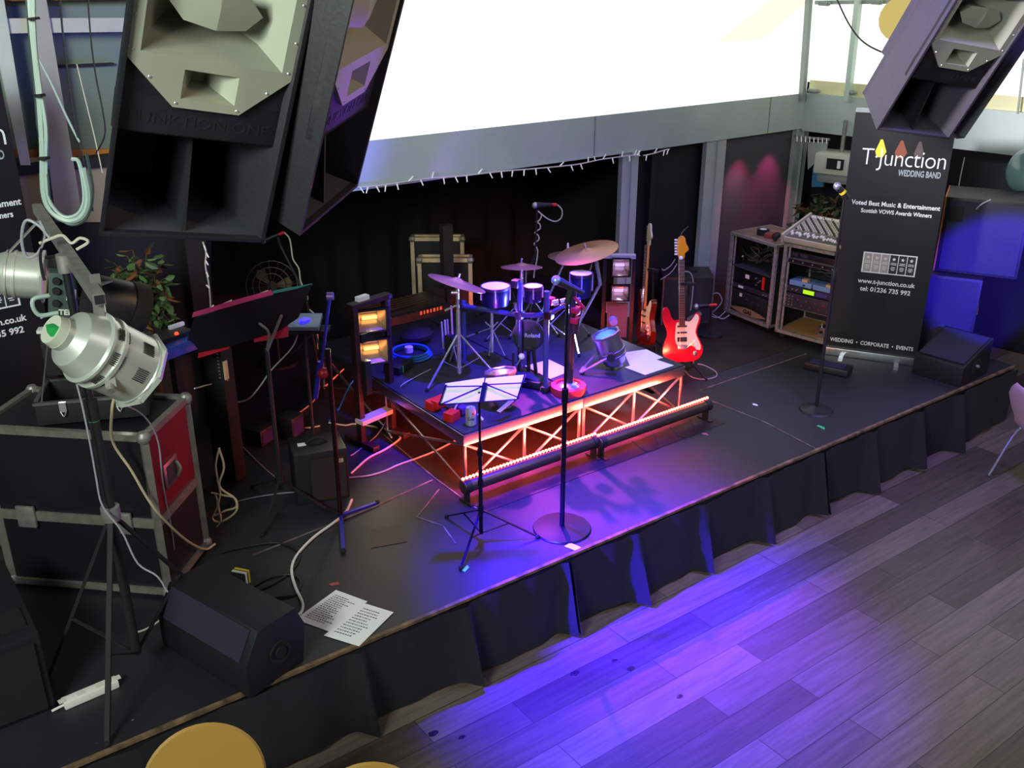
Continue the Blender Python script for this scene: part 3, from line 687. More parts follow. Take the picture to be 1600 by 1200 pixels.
# big stacked bass cabinets, faces lit blue
def face_box(nm, label, P, hdg, W, H, D, m, edge=None, extra=None):
    T = thing(nm, label, 'loudspeaker', P, hdg)
    MB().box((W/2, D/2, H/2), (W, D, H)).build('cabinet', m, T, bevel=.006)
    MB().box((W/2, -.004, H/2), (W-.05, .01, H-.05)).build('grille', mat('dark_blue_foam', '222236', .8, var=.15, scale=80, bump=.3), T)
    if extra: extra(T, W, H, D)
    return T
pb = G(1490, 566, .5); 
face_box('bass_cabinet', 'big black bass loudspeaker cabinet standing behind the right wedge monitor, under the wood edged one', V((7.32, 4.42, .5)), R(-62), .62, .67, .55, cabin)
def ex(T, W, H, D):
    MB().box((-.008, D/2, H/2), (.012, D, H)).build('wooden_edge', wood, T)
    MB().box((.09, -.012, H-.13), (.1, .014, .12)).build('handle_cup', rubber, T, bevel=.004)
face_box('bass_cabinet', 'black loudspeaker with a wooden left edge on top of the bass cabinet, face lit blue', V((7.54, 4.26, 1.175)), R(-62), .62, .62, .5, cabin, extra=ex)
# wedge monitors
def wedge(label, M, L=.62, Dp=.42, Hh=.34):
    T = thing('wedge_monitor', label, 'loudspeaker', M=M)
    prof = [(0, 0), (Dp, 0), (Dp, Hh*.42), (Dp*.62, Hh), (Dp*.38, Hh), (0, Hh*.35)]   # (y,z)
    Mp = Matrix(((0,0,1,0),(1,0,0,0),(0,1,0,0),(0,0,0,1)))
    MB().prism(prof, 0, L, Mp).build('cabinet', cabin, T, bevel=.008)
    return T
# right wedge: broad sloping grille towards the stage, nearest corner at the stage edge
T = thing('wedge_monitor', 'big black wedge monitor lying at the right end of the stage by the banner foot', 'loudspeaker', G(1424, 583))
A, B = G(1424, 583), G(1500, 606); u = (B-A).normalized(); nn = V((-u.y, u.x, 0)); nn = nn if nn.x > 0 else -nn
A2, B2 = A+nn*.46, B+nn*.46; Z = lambda p, h: p+V((0, 0, h))
hx = lambda a, b, c, d, h0, h1: [a, b, c, d, Z(a, h0), Z(b, h0), Z(c, h1), Z(d, h1)]
fs6 = [(0,3,2,1),(4,5,6,7),(0,1,5,4),(1,2,6,5),(2,3,7,6),(3,0,4,7)]
MB().add(hx(A, B, B2, A2, .16, .30), fs6).build('cabinet', cabin, T, bevel=.008, world=True)
i_ = lambda a, b, t: a+(b-a)*t
q4 = [i_(i_(A, B, s_), i_(A2, B2, s_), t_)+V((0, 0, .166+.14*t_)) for s_, t_ in ((.05, .08), (.95, .08), (.95, .92), (.05, .92))]
MB().add(q4+[Z(q_, .008) for q_ in q4], fs6).build('grille', mat('dark_blue_foam', '222236', .8, var=.15, scale=80, bump=.3), T, world=True)
c_ = i_(B, B2, .45)+V((0, 0, .13)); MB().box(c_+u*.004, (.12, .012, .09), rz=math.atan2(nn.y, nn.x)).build('socket_plate', rubber, T, world=True)
MB().cyl(c_, c_+u*.03, .012).build('socket', chrome, T, world=True)
# left front wedge near the chairs
o = MB().tube([G(1424, 556)+V((0, 0, .09)), G(1420, 560)+V((0, 0, .05)), G(1419, 567)+V((0, 0, .012))], .012, 8).build('red_hook', redpl); tag(o, 'small red plastic hook on the right end of the right banner foot', 'hook')
# balloon
p = RW(1606, 268, .25); tag(MB().sph(p, .17, 20, (1, 1, 1.15)).build('balloon', mat('pale_green_balloon', '6f8f92', .15, coat=.5)), 'pale grey-green balloon under the beam at the right frame edge', 'balloon')
# wooden chair backs against the right wall
for i, (x, y) in enumerate(((1483, 404), (1512, 396))):
    c = AT(x, y, (8.35, 5.3, 1) if i == 0 else (7.95, 4.85, 1)); T = thing('wooden_chair', 'round topped wooden chair back '+('next to the banner edge, behind the bass cabinets' if i == 0 else 'tucked against the wood edged loudspeaker'), 'chair', (c.x, c.y, 0), HEAD(c), 'wooden chairs behind the loudspeakers')
    h = c.z
    MB().lathe([(0, -.006), (.13, -.006), (.135, 0), (.13, .006), (0, .006)], (0, 0, h-.07), (0, 1, 0), 24).build('backrest', wood, T)
    MB().cyl((0, .02, h-.3), (0, 0, h-.12), .02).box((0, -.15, h-.45), (.34, .34, .02)).build('seat', wood, T)
    for sx in (-.14, .14):
        for sy in (-.29, -.01): MB().cyl((sx, sy, h-.46), (sx*1.2, sy, 0), .012, n=8).build('leg', chrome, T)
cable('grey cable hanging from the wood edged loudspeaker down to the banner side', [AT(1548, 312, (7.4, 4.2, 1)), AT(1530, 322, (7.4, 4.2, 1)), AT(1512, 345, (7.5, 4.3, 1)), AT(1490, 378, (7.5, 4.3, 1)), AT(1463, 418, (7.5, 4.4, 1))], .006, cabg)
cable('thin pale cord running up the dark wall beside the right banner', [AT(1507, 246, (7.9, 5, 1)), AT(1497, 300, (7.9, 5, 1)), AT(1490, 380, (7.9, 5, 1))], .005, cabg)
# projector hanging under the right beam
c = RW(1312, 262, .05); T = thing('projector', 'white projector hanging under the beam left of the right banner', 'projector', c, R(-70))
MB().box((0, 0, .05), (.42, .34, .2)).build('housing', mat('projector_white', 'cdd2c8', .4), T, bevel=.03)
MB().box((0, 0, -.09), (.36, .28, .1)).build('lower_housing', mat('projector_grey', '8b8f8d', .5), T, bevel=.04)
MB().box((0, -.175, .06), (.16, .02, .1)).build('socket_panel', rubber, T); MB().box((.04, -.19, .06), (.03, .01, .07)).build('label_sticker', white, T)
MB().cyl((0, 0, .14), (0, 0, .45), .02).build('hanging_pole', alud, T)
cable('black cable sagging across the bright right window', [RW(1306, -5, .3), RW(1325, 35, .3), RW(1345, 62, .3), RW(1370, 78, .3), RW(1400, 87, .3), RW(1440, 85, .3)], .007, cabk)
# right microphone stand
def mic(T, p, q, tape=None, gr=None):
    # p = grille end, q = tail end
    p, q = V(p), V(q); d = (q-p).normalized()
    MB().sph(p, .026, 16).build('microphone_grille', gr or mat('mic_grille', 'b9bdc8', .35, .8), T, world=True)
    b = MB().cyl(p+d*.02, p+d*.045, .024, .022); b.cyl(p+d*.045, q, .021, .014); b.build('microphone_body', black, T, world=True)
    if tape: MB().cyl(p+d*.05, p+d*.068, .0235, n=16).build('tape_band', tape, T, world=True)
g = G(1275, 641); zt = ZAT(g, 312)
T = thing('microphone_stand', 'black microphone stand in front of the right banner, microphone with a yellow band', 'microphone stand', g)
MB().lathe([(0, .035), (.03, .035), (.06, .02), (.115, .012), (.125, 0), (0, 0)], n=28).build('base', black, T)
h = zt-.5; hl = ZAT(g, 435)-.5
MB().cyl((0, 0, .02), (0, 0, hl), .0125).build('lower_tube', black, T); MB().cyl((0, 0, hl-.02), (0, 0, h), .008).build('upper_tube', black, T); MB().cyl((0, 0, hl-.05), (0, 0, hl+.06), .018).build('clutch', black, T, bevel=.003)
for zz in (.16, .26): MB().cyl((0, 0, hl+zz), (0, 0, hl+zz+.03), .014).build('collar', black, T)
top = g+V((0, 0, h)); mp = AT(1308, 291, top); mq = AT(1325, 309, top)
mic(T, mp, mq, yellow); MB().lathe([(.012, -.015), (.019, -.015), (.019, .015), (.012, .015), (.012, -.015)], tuple(top+V((0, 0, .02))), tuple(mq-mp), 16).build('clip', rubber, T, world=True)
# pedal board bar on the floor
pa, pb_ = G(1262, 572), G(1325, 585); d = (pb_-pa)
T = thing('pedal_bar', 'long low black foot pedal on the stage between the right microphone stand and banner', 'pedal', (pa+pb_)/2, math.atan2(d.y, d.x))
MB().box((0, 0, .03), (d.length+.03, .16, .055)).build('housing', black, T, bevel=.012); MB().box((0, -.01, .061), (d.length-.05, .09, .006)).build('tread', mat('violet_tread', '2a2858', .5), T)
# pink chair at the right frame edge
p0 = V((6.62, 2.90, 0)); T = thing('moulded_chair', 'pale pink moulded chair with chrome legs at the right frame edge', 'chair', p0, R(62))
sh = []
prof = [(-.02, .80, .13), (-.01, .76, .18), (.0, .70, .205), (.02, .62, .19), (.04, .54, .15), (.06, .485, .14), (.10, .455, .19), (.20, .445, .225), (.32, .45, .225), (.42, .455, .20), (.46, .45, .15)]
vs = []; fs = []
for (yy, zz, wd) in prof:
    for i in range(9):
        u = (i-4)/4; vs.append(V((wd*u, -yy-(.02*(u*u) if zz > .5 else 0), zz+(.0 if zz > .5 else .02*u*u))))
n9 = 9
for k_ in range(len(prof)-1):
    for i in range(8): a = k_*n9+i; fs.append((a, a+1, a+n9+1, a+n9))
ot = [v+V((0, .012, -.012)) for v in vs]; N = len(vs)
fs2 = [tuple(N+q_ for q_ in reversed(f)) for f in fs]; rim = []
bd_ = [i for i in range(9)]+[k_*9+8 for k_ in range(1, 11)]+[99-1-i for i in range(1, 9)]+[k_*9 for k_ in range(9, 0, -1)]
for i in range(len(bd_)): a, b = bd_[i], bd_[(i+1) % len(bd_)]; rim.append((a, N+a, N+b, b))
MB().add(vs+ot, fs+fs2+rim).build('shell', pink, T, sharp=60)
for sx, sy in ((-1, 0), (1, 0), (-1, 1), (1, 1)):
    MB().tube([(sx*.08, -.2-.05*sy, .43), (sx*.17, -.12-.22*sy, .40), (sx*.22, -.0-.44*sy, .01)], .009, 8, 5).build('leg', chrome, T)
# ================================================================ DRUM RISER
RZ = .88; RX0, RX1, RY0, RY1 = 2.97, 4.88, 4.51, 6.49
decktop = mat('riser_top_board', '26262c', .55, var=.3, scale=6, bump=.2)
for i, (x0, x1) in enumerate(((RX0, 3.922), (3.93, RX1))):
    T = thing('stage_riser', ('left' if i == 0 else 'right')+' half of the low drum riser, black deck on aluminium cross braced legs', 'stage riser', ((x0+x1)/2, (RY0+RY1)/2, .5), 0, 'riser decks under the drum kit')
    MB().box(((x0+x1)/2, (RY0+RY1)/2, RZ-.012), (x1-x0-.01, RY1-RY0-.01, .024)).build('deck_board', decktop, T, world=True)
    fr = MB()
    fr.box(((x0+x1)/2, RY0+.012, RZ-.045), (x1-x0, .03, .07)).box(((x0+x1)/2, RY1-.012, RZ-.045), (x1-x0, .03, .07))
    fr.box((x0+.012, (RY0+RY1)/2, RZ-.045), (.03, RY1-RY0, .07)).box((x1-.012, (RY0+RY1)/2, RZ-.045), (.03, RY1-RY0, .07))
    fr.build('edge_frame', alu, T, world=True, bevel=.003)
    zt, zb = RZ-.08, .515; xm = (x0+x1)/2; ym = (RY0+RY1)/2
    for x in (x0+.015, xm, x1-.015):
        for y in (RY0+.015, ym, RY1-.015):
            if x == xm and y == ym: continue
            MB().cyl((x, y, .5), (x, y, zt), .011, n=8).build('leg', alu, T, world=True)
    br = []
    for y in (RY0+.015, RY1-.015):
        for a, b in ((x0+.015, xm), (xm, x1-.015)):
            br += [((a, y, zt), (b, y, zb)), ((b, y, zt), (a, y, zb))]
    xs_ = x0+.015 if i == 0 else x1-.015
    for a, b in ((RY0+.015, ym), (ym, RY1-.015)): br += [((xs_, a, zt), (xs_, b, zb)), ((xs_, b, zt), (xs_, a, zb))]
    for p, q in br: MB().cyl(p, q, .0095, n=8).build('brace', alu, T, world=True)
# red light battens on the stage in front of the riser
redglow = bpy.data.materials.new('red_light_strip'); redglow.use_nodes = True
_b = redglow.node_tree.nodes['Principled BSDF']; _b.inputs['Base Color'].default_value = (1, .1, .05, 1); _b.inputs['Emission Color'].default_value = (1, .09, .05, 1); _b.inputs['Emission Strength'].default_value = 26
tubem = mat('batten_tube', '5a4a42', .35, .7)
for i, (a, b, lab) in enumerate((((727, 770), (913, 702), 'left red lit light batten on feet in front of the drum riser'), ((938, 697), (1086, 645), 'right red lit light batten on feet in front of the drum riser'))):
    P0, P1 = G(*a), G(*b); P0.y = P1.y = 4.36 if i == 0 else 4.33
    P0.x = AT(a[0]-4, a[1], P0, V((0, 1, 0))).x
    d = (P1-P0).normalized(); T = thing('light_batten', lab, 'stage light', (P0+P1)/2, 0, 'light battens')
    up = V((0, 0, .115)); MB().cyl(P0+up, P1+up, .042, n=20).build('tube', tubem, T, world=True, bevel=.003)
    n_ = 42; off = V((0, .012, .157))
    MB().box((P0+P1)/2+off, ((P1-P0).length-.01, .014, .010)).build('strip_base', tubem, T, world=True)
    s_ = MB()
    for k_ in range(n_): s_.sph(P0+(P1-P0)*((k_+.5)/n_)+off+V((0, 0, .006)), .0105, 8)
    o = s_.build('light_dots', redglow, T, world=True); o['kind'] = 'stuff'
    for P_ in (P0+d*.03, P1-d*.03):
        f = MB().box(P_+V((0, 0, .06)), (.012, .05, .12)).box(P_+V((0, 0, .006)), (.03, .13, .012)); f.cyl(P_+V((-.02, 0, .115)), P_+V((.02, 0, .115)), .046, n=16); f.build('foot', black, T, world=True)
    for k_ in (.36, .7):
        if i == 1: cable(('left' if k_ < .5 else 'right')+' loop of thin black cable hanging under the right light batten', [P0+(P1-P0)*k_+V((-.1, -.03, .06)), P0+(P1-P0)*k_+V((-.05, -.12, .006)), P0+(P1-P0)*k_+V((.06, -.13, .006)), P0+(P1-P0)*k_+V((.1, -.03, .06))], .004, cabk)
lamp('red_spill', 'AREA', (3.45, 4.42, .69), (3.45, 5.2, .55), 45, (1, .08, .04), .9, sizey=.05)
lamp('red_spill', 'AREA', (4.4, 4.40, .69), (4.4, 5.2, .55), 40, (1, .08, .04), .75, sizey=.05)
p = G(826, 722); T = thing('cable_connector_box', 'small flat silver junction box on the stage under the left light batten', 'box', p, R(-6))
MB().box((0, 0, .02), (.15, .06, .03)).build('case', alu, T, bevel=.004); MB().box((-.1, 0, .02), (.05, .05, .03)).build('plug', rubber, T, bevel=.004); MB().cyl((.02, -.03, .02), (.02, -.034, .02), .006).build('screw', rubber, T)
# ================================================================ STANDS
def tripod(T, p, zh, spread, angs, r=.009, m=None, hub=.25, foot=.0, strut=True, z0=0.):
    # p world foot centre, legs from hub height down to spread circle
    m = m or chrome; p = V(p); h = p+V((0, 0, hub)); lo = p+V((0, 0, max(.03, hub*.22)))
    for a in angs:
        e = p+V((math.cos(a)*spread, math.sin(a)*spread, .012)); d = (e-h)
        MB().bar(h, e, r*1.6, r*.8).build('leg', m, T, world=True)
        if strut: MB().bar(lo, h+d*.5, r, r*.6).build('strut', m, T, world=True)
        MB().sph(e, .014, 8).build('rubber_foot', rubber, T, world=True)
    MB().cyl(h+V((0, 0, -.02)), h+V((0, 0, .03)), r*2).build('hub', m, T, world=True)
def pole(T, a, b, r, m, nm='pole', n=12): return MB().cyl(a, b, r, n=n).build(nm, m, T, world=True)
def cymbal(T, c, r, ax, m=brass, bell=.028):
    ax = V(ax).normalized(); c = V(c)
    MB().lathe([(0, bell), (.02, bell*.9), (.045, bell*.45), (.05, bell*.35), (r*.6, .006-.004), (r, -.012), (r, -.0145), (r*.6, -.001), (.05, bell*.35-.003), (.0, bell*.3)], tuple(c), tuple(ax), 40).build('cymbal', m, T, world=True)
    MB().cyl(c+ax*.02, c+ax*.055, .006).build('wing_nut', chrome, T, world=True)
# left crash cymbal on its chrome tripod
g = G(718, 592, RZ); zc = ZAT(g, 440)
T = thing('cymbal_stand', 'bronze cymbal sloping down to the right at the left end of the drum kit', 'cymbal', g)
top = V((g.x, g.y, zc)); pole(T, g+V((0, 0, .04)), top, .011, chrome); pole(T, g+V((0, 0, .05)), V((g.x, g.y, RZ+.5)), .015, chrome, 'lower_tube')
tripod(T, g, 0, .30, (R(190), R(310), R(70)), .008, chrome, .34)
a1 = AT(695, 424, top); a2 = AT(752, 441, top); ux = (a2-a1).normalized(); vv = V((ux.y, -ux.x, 0)).normalized(); ax_ = ux.cross(vv); ax_ = ax_ if ax_.z > 0 else -ax_
cymbal(T, top, .20, ax_+V((.10, .13, 0)))
MB().cyl(AT(705, 457, top), AT(718, 457, top), .012, n=10).build('tilter', chrome, T, world=True); MB().bar(top+V((0, 0, -.16)), AT(695, 485, top), .012).build('counter_arm', chrome, T, world=True)
# drum rack: curved front bar on uprights with pads clamped to it
rk = mat('drum_rack_tube', '4c4e84', .25, .4); clampm = mat('rack_clamp', '2c1218', .35, .3)
gl = G(726, 560, RZ); gc = G(812, 590, RZ); gr = G(852, 612, RZ); gR = G(897, 600, RZ)
T = thing('drum_rack', 'tubular electronic drum rack with a curved front bar on the riser', 'drum rack', gc)
zb = ZAT(gr, 492); barp = [AT(722, 478, gl), AT(760, 484, (gl+gc)/2), AT(812, 492, gc), AT(856, 492, gr)]
MB().tube(barp, .017, 10, 8).build('front_bar', rk, T, world=True)
pole(T, gl, V((gl.x, gl.y, ZAT(gl, 470))), .017, rk, 'upright'); pole(T, gc, V((gc.x, gc.y, ZAT(gc, 440))), .017, rk, 'upright'); pole(T, gr+V((0,0,.0)), V((gr.x, gr.y, ZAT(gr, 455))), .019, rk, 'upright')
for a_, g_ in (((858, 492), gr), ((812, 492), gc), ((726, 480), gl), ((806, 443), gc)):
    c = AT(*a_, g_); MB().box(c, (.06, .05, .055), rz=.5).build('clamp', clampm if a_[0] == 858 else black, T, world=True, bevel=.008)
MB().tube([AT(858, 492, gr), AT(880, 478, gr), AT(905, 468, gR)], .016, 10, 6).build('side_bar', rk, T, world=True)
for a_ in ((860, 470), (893, 468), (899, 486)):
    c = AT(*a_, gR); MB().box(c, (.055, .05, .05), rz=.3).build('clamp', mat('red_clamp', 'a01c34', .4), T, world=True, bevel=.008)
MB().box(AT(853, 611, gr)+V((0, 0, .02)), (.07, .05, .04), rz=.5).build('foot_clamp', black, T, world=True, bevel=.008)
for a_ in ((868, 473), (880, 471)): MB().cyl(AT(a_[0]-4, a_[1]+1, gr), AT(a_[0]+5, a_[1]-1, gr), .02, n=14).build('bright_clamp', chrome, T, world=True)
# mesh drum pads
shellb = mat('pad_shell_dark_blue', '12143a', .3, .2); headm = mat('mesh_head', 'eef0f4', .6)
def pad(label, px, py, w_px, ref, dep=.13, tilt=(0, 0, 1), rim=chrome):
    c = AT(px, py, ref); dist = (c-CAM).dot(FW); r = w_px/2/F*dist
    T = thing('drum_pad', label, 'drum pad', c-V((0, 0, dep)), 0, 'mesh head drum pads')
    MB().lathe([(0, -dep), (r*.9, -dep), (r*.95, -dep*.6), (r, -.012), (r*.97, -.004), (0, -.004)], tuple(c), tilt, 32).build('shell', shellb, T, world=True)
    MB().lathe([(r, -.018), (r*1.05, -.014), (r*1.05, .004), (r*.97, .006), (r*.95, -.002)], tuple(c), tilt, 32).build('hoop', black, T, world=True)
    MB().lathe([(0, .001), (r*.96, .001), (r*.96, -.002), (0, -.002)], tuple(c), tilt, 32).build('head', headm, T, world=True)
    for k_ in range(5):
        a = k_*2*PI/5+.3; MB().cyl(c+V((r*1.03*math.cos(a), r*1.03*math.sin(a), 0)), c+V((r*1.03*math.cos(a), r*1.03*math.sin(a), -dep*.7)), .006, n=8).build('lug', chrome, T, world=True)
    return c
pad('blue shelled drum pad with a white head, left of the cymbal stand pole', 774, 447, 46, gl+(gc-gl)*.5)
pad('small white headed drum pad just right of the tall lit pole', 833, 447, 30, (gc+gr)*.5, .1)
pad('dark blue drum pad under the large right cymbal', 908, 427, 36, gR+V((.2, .5, 0)), .17)
# hi-hat
g = G(815, 545, RZ); g = g+V((.05, .15, 0)); c = AT(815, 415, g)
T = thing('hi_hat', 'level cymbal on a thin pole above the drum pads, underside lit bright blue', 'cymbal', g)
pole(T, g, c, .008, chrome); cymbal(T, c, .155, (.09, .12, 1), bell=.022); pole(T, c+V((0, 0, -.3)), c+V((0, 0, -.02)), .013, chrome, 'upper_tube')
tripod(T, g, 0, .22, (R(20), R(140), R(265)), .007, chrome, .28)
MB().sph(AT(805, 441, g), .03, 12).build('clutch_knob', chrome, T, world=True)
cable('thin cable dropping from the level cymbal to the drum rack', [AT(822, 420, g), AT(822, 445, g), AT(826, 460, g), AT(832, 475, g)], .004, cabg)
# two right cymbals
g = G(934, 560, RZ)+V((.0, .35, 0)); c = AT(916, 392, g)
T = thing('cymbal_stand', 'large bronze cymbal tilted towards the camera at the right of the drums', 'cymbal', g)
a1 = AT(871, 403, g); a2 = AT(962, 381, g); ux = (a2-a1).normalized(); vv = V((-CAM.x+ -g.x, -g.y, 0)).normalized(); ax_ = V((0, 0, 1))-ux*ux.z; ax_ = (ax_+V((-.03, -.04, 0))).normalized()
pole(T, g, AT(938, 443, g), .012, chrome); pole(T, AT(938, 446, g), AT(931, 405, g), .015, chrome, 'upper_tube'); pole(T, AT(931, 405, g), c, .007, chrome, 'boom')
cymbal(T, c, .235, ax_, bell=.02); tripod(T, g, 0, .26, (R(10), R(130), R(250)), .008, chrome, .3)
cable('bright cable hanging from the big right cymbal', [AT(926, 406, g), AT(921, 425, g), AT(912, 440, g), AT(906, 458, g)], .005, cabg)
g = G(893, 560, RZ)+V((.1, .6, 0)); c = AT(887, 398, g)
T = thing('cymbal_stand', 'smaller dull cymbal partly behind the large right one, with a tall white tipped rod', 'cymbal', g)
cymbal(T, c, .15, (0, 0, 1), mat('dull_bronze_cymbal', '8a6a64', .4, .7)); pole(T, g, c, .009, chrome); MB().cyl(c, c+V((0, 0, .09)), .013, .006).build('rod_tip', white, T, world=True)
tripod(T, g, 0, .22, (R(60), R(180), R(300)), .007, chrome, .28)
# snare stand in the middle
g = G(769, 560, RZ); T = thing('snare_stand', 'chrome folding tripod stand under the left drum pad', 'drum stand', g)
hb = V((g.x, g.y, ZAT(g, 512))); pole(T, g+V((0, 0, .05)), V((g.x, g.y, ZAT(g, 478))), .011, chrome)
for x, y in ((726, 527), (790, 566), (745, 520), (764, 574)):
    e = AT(x, y, g); e.z = max(e.z, RZ+.012); MB().bar(hb, e, .009, .006).build('leg', chrome, T, world=True); MB().sph(e, .014, 8).build('rubber_foot', rubber, T, world=True)
for x, y in ((758, 503), (778, 503)): MB().bar(hb, AT(x, y, g), .008, .008).build('basket_arm', chrome, T, world=True)
# kick pad tower
g = G(828, 588, RZ); T = thing('kick_pad_tower', 'upright round kick drum pad with maker name on two short legs, on the riser', 'kick drum pad', g)
c = AT(825, 524, g); out = V((-.62, -.75, .1)).normalized()
MB().cyl(c+out*.0, c-out*.06, .105, .09, n=28).build('shell', black, T, world=True); MB().lathe([(.105, -.01), (.112, 0), (.112, .012), (.1, .014), (.098, .0)], tuple(c), tuple(out), 28).build('hoop', black, T, world=True)
xr = V((0, 0, 1)).cross(out).normalized(); yr = out.cross(xr)
MB().text('Roland', .04, basis(c+out*.004+xr*.03, xr, yr, out), .0006, .001, fit=.105).build('lettering', mat('pale_lettering', 'a8a4d8', .5), T, world=True)
for x0, y0, x1, y1 in ((816, 540, 812, 592), (833, 540, 838, 588), (826, 545, 826, 585)): MB().cyl(AT(x0, y0, g), AT(x1, y1, g), .014).build('leg', black, T, world=True)
pd = G(836, 603, RZ); T = thing('kick_pedal', 'black kick drum pedal with a tan base at the foot of the round pad', 'pedal', pd, R(30))
MB().box((0, .05, .03), (.13, .22, .05)).build('base', black, T, bevel=.01); MB().box((0, .04, .065), (.09, .18, .012), M=Matrix.Rotation(.2, 3, 'X')).build('footboard', mat('footboard_grey', '4a4a58', .4, .5), T, bevel=.004)
MB().box((0, -.075, .012), (.12, .03, .022)).build('front_stop', mat('tan_base', 'b48a5a', .6), T, bevel=.004)
for x in (-.05, .05): MB().cyl((x, .14, .05), (x, .14, .24), .009).build('post', black, T)
MB().cyl((0, .14, .12), (0, .1, .2), .005).build('beater_shaft', chrome, T); MB().sph((0, .1, .2), .022, 10).build('beater', whitep, T)
# round red weighted base with thick black pole
g = G(888, 612, RZ); T = thing('round_base_stand', 'thick black pole on a heavy red round base at the front of the riser', 'stand', g)
MB().lathe([(0, 0), (.118, 0), (.12, .02), (.118, .05), (.085, .055), (.085, .045), (0, .045)], tuple(g), (0, 0, 1), 36).build('base', mat('red_base', 'c2303c', .45), T, world=True)
MB().lathe([(0, .046), (.075, .046), (.05, .062), (0, .066)], tuple(g), (0, 0, 1), 24).build('hub_plate', chrome, T, world=True)
pole(T, g+V((.01, 0, .05)), V((g.x+.02, g.y, ZAT(g, 455))), .021, black); MB().cyl(AT(897, 520, g), AT(899, 497, g), .028).build('joint', black, T, world=True)
for a_ in ((900, 484), (899, 500)): MB().box(AT(*a_, g), (.06, .05, .04), rz=.4).build('clamp', MATS['red_clamp'], T, world=True, bevel=.008)
MB().bar(AT(897, 464, g), AT(913, 482, g), .018).build('side_arm', MATS['red_clamp'], T, world=True); MB().bar(AT(912, 482, g), AT(901, 520, g), .009).build('rod', chrome, T, world=True)
# microphone over the kit on a tall black stand
g = G(832, 520, RZ)+V((.1, .45, 0)); top = AT(838, 352, g)
T = thing('microphone_stand', 'tall black boom stand behind the drum kit with a microphone and a curling white cable', 'microphone stand', g)
pole(T, g, AT(836, 400, g), .013, blackm); pole(T, AT(836, 400, g), AT(839, 328, g), .008, blackm, 'upper_tube'); tripod(T, g, 0, .26, (R(30), R(150), R(270)), .008, blackm, .25)
mp, mq = AT(836, 321, g), AT(863, 320, g); mic(T, mp, mq); MB().cyl(AT(863, 320, g), AT(870, 320, g), .013).build('plug', redpl, T, world=True)
cable('white cable looping from the microphone above the drum kit and spiralling down its stand', [AT(x, y, g) for x, y in ((871, 320), (878, 328), (877, 340), (868, 346), (856, 342), (843, 332), (841, 330), (846, 336), (842, 345), (837, 346), (843, 350), (844, 357), (838, 361), (836, 364), (841, 368), (842, 374), (836, 379), (835, 382), (839, 388), (840, 396), (838, 410), (835, 425), (834, 434))], .0055, cabw)
# stick bag with sticks
g = G(706, 562, RZ); T = thing('stick_holder', 'dark stick bag hanging on the left cymbal stand', 'stick bag', g)
c0 = AT(704, 540, g); MB().box(c0, (.09, .05, .18), rz=.5).build('pouch', blackm, T, world=True, bevel=.01); MB().bar(c0, AT(715, 540, g), .01).build('hook', chrome, T, world=True)
for i, (x, y, cm) in enumerate(((690, 503, 'a09890'), (695, 500, 'b8a898'), (699, 499, '9c8074'), (705, 478, 'c8a088'))):
    o = MB().cyl(AT(x, y, g), AT(x+3, 545, g), .007, n=8).build('drumstick', mat('stick_'+cm, cm, .5)); tag(o, ['leftmost and shortest pale stick in the stick bag', 'second stick from the left in the stick bag', 'brownish third stick in the stick bag', 'longest drumstick, at the right of the stick bag'][i], 'drumstick', 'sticks in the bag')
# PAR can builder (axis = opening direction)
def parcan(label, c, ax, L, r, T=None, m=alu, yoke=None, gel=None, glow_=None, brk=None):
    # c = middle of the opening; body extends backward along -ax
    ax = V(ax).normalized(); c = V(c); T = thing('par_can_light', label, 'stage light', c-ax*L*.5)
    MB().lathe([(r*.80, .0), (r*1.03, -.0), (r*1.03, -L*.03), (r, -L*.04), (r, -L*.45), (r*1.05, -L*.46), (r*1.05, -L*.50), (r*.98, -L*.51), (r*.98, -L*.60), (r*1.04, -L*.61), (r*1.04, -L*.64), (r*.95, -L*.66), (r*.78, -L*.85), (r*.45, -L*.93), (r*.45, -L), (0, -L), (0, -L*.99), (r*.4, -L*.9), (r*.74, -L*.8), (r*.9, -L*.6), (r*.95, -L*.03), (r*.80, 0)], tuple(c), tuple(ax), 40).build('housing', m, T, world=True)
    MB().lathe([(0, -L*.45), (r*.93, -L*.40), (r*.93, -L*.43), (0, -L*.48)], tuple(c), tuple(ax), 30).build('lamp_glass', gel or mat('lamp_glass', '9aa8b8', .1, .3), T, world=True)
    x = ax.orthogonal().normalized() if yoke is None else V(yoke).normalized(); x = (x-ax*x.dot(ax)).normalized(); y = ax.cross(x)
    fr = MB()
    for k_ in range(8):
        a, b = 2*PI*k_/8, 2*PI*(k_+1)/8
        fr.bar(c+ax*.006+(x*math.cos(a)+y*math.sin(a))*r*1.08, c+ax*.006+(x*math.cos(b)+y*math.sin(b))*r*1.08, .012, r*.14)
    fr.build('gel_frame', m, T, world=True)
    return T, c, ax, x, y
def yoke(T, c, ax, x, y, L, r, reach, dirv, m=alud, wd=.03):
    piv = c-ax*L*.42; d = V(dirv).normalized(); e1 = piv+x*(r+.015); e2 = piv-x*(r+.015)
    for s_, e in ((1, e1), (-1, e2)): MB().bar(e, e+d*reach, wd, .006).build('yoke_arm', m, T, world=True); MB().cyl(e-x*s_*.02, e+x*s_*.025, .016, n=10).build('yoke_knob', rubber, T, world=True)
    MB().bar(e1+d*reach, e2+d*reach, wd, .006).build('yoke_bar', m, T, world=True)
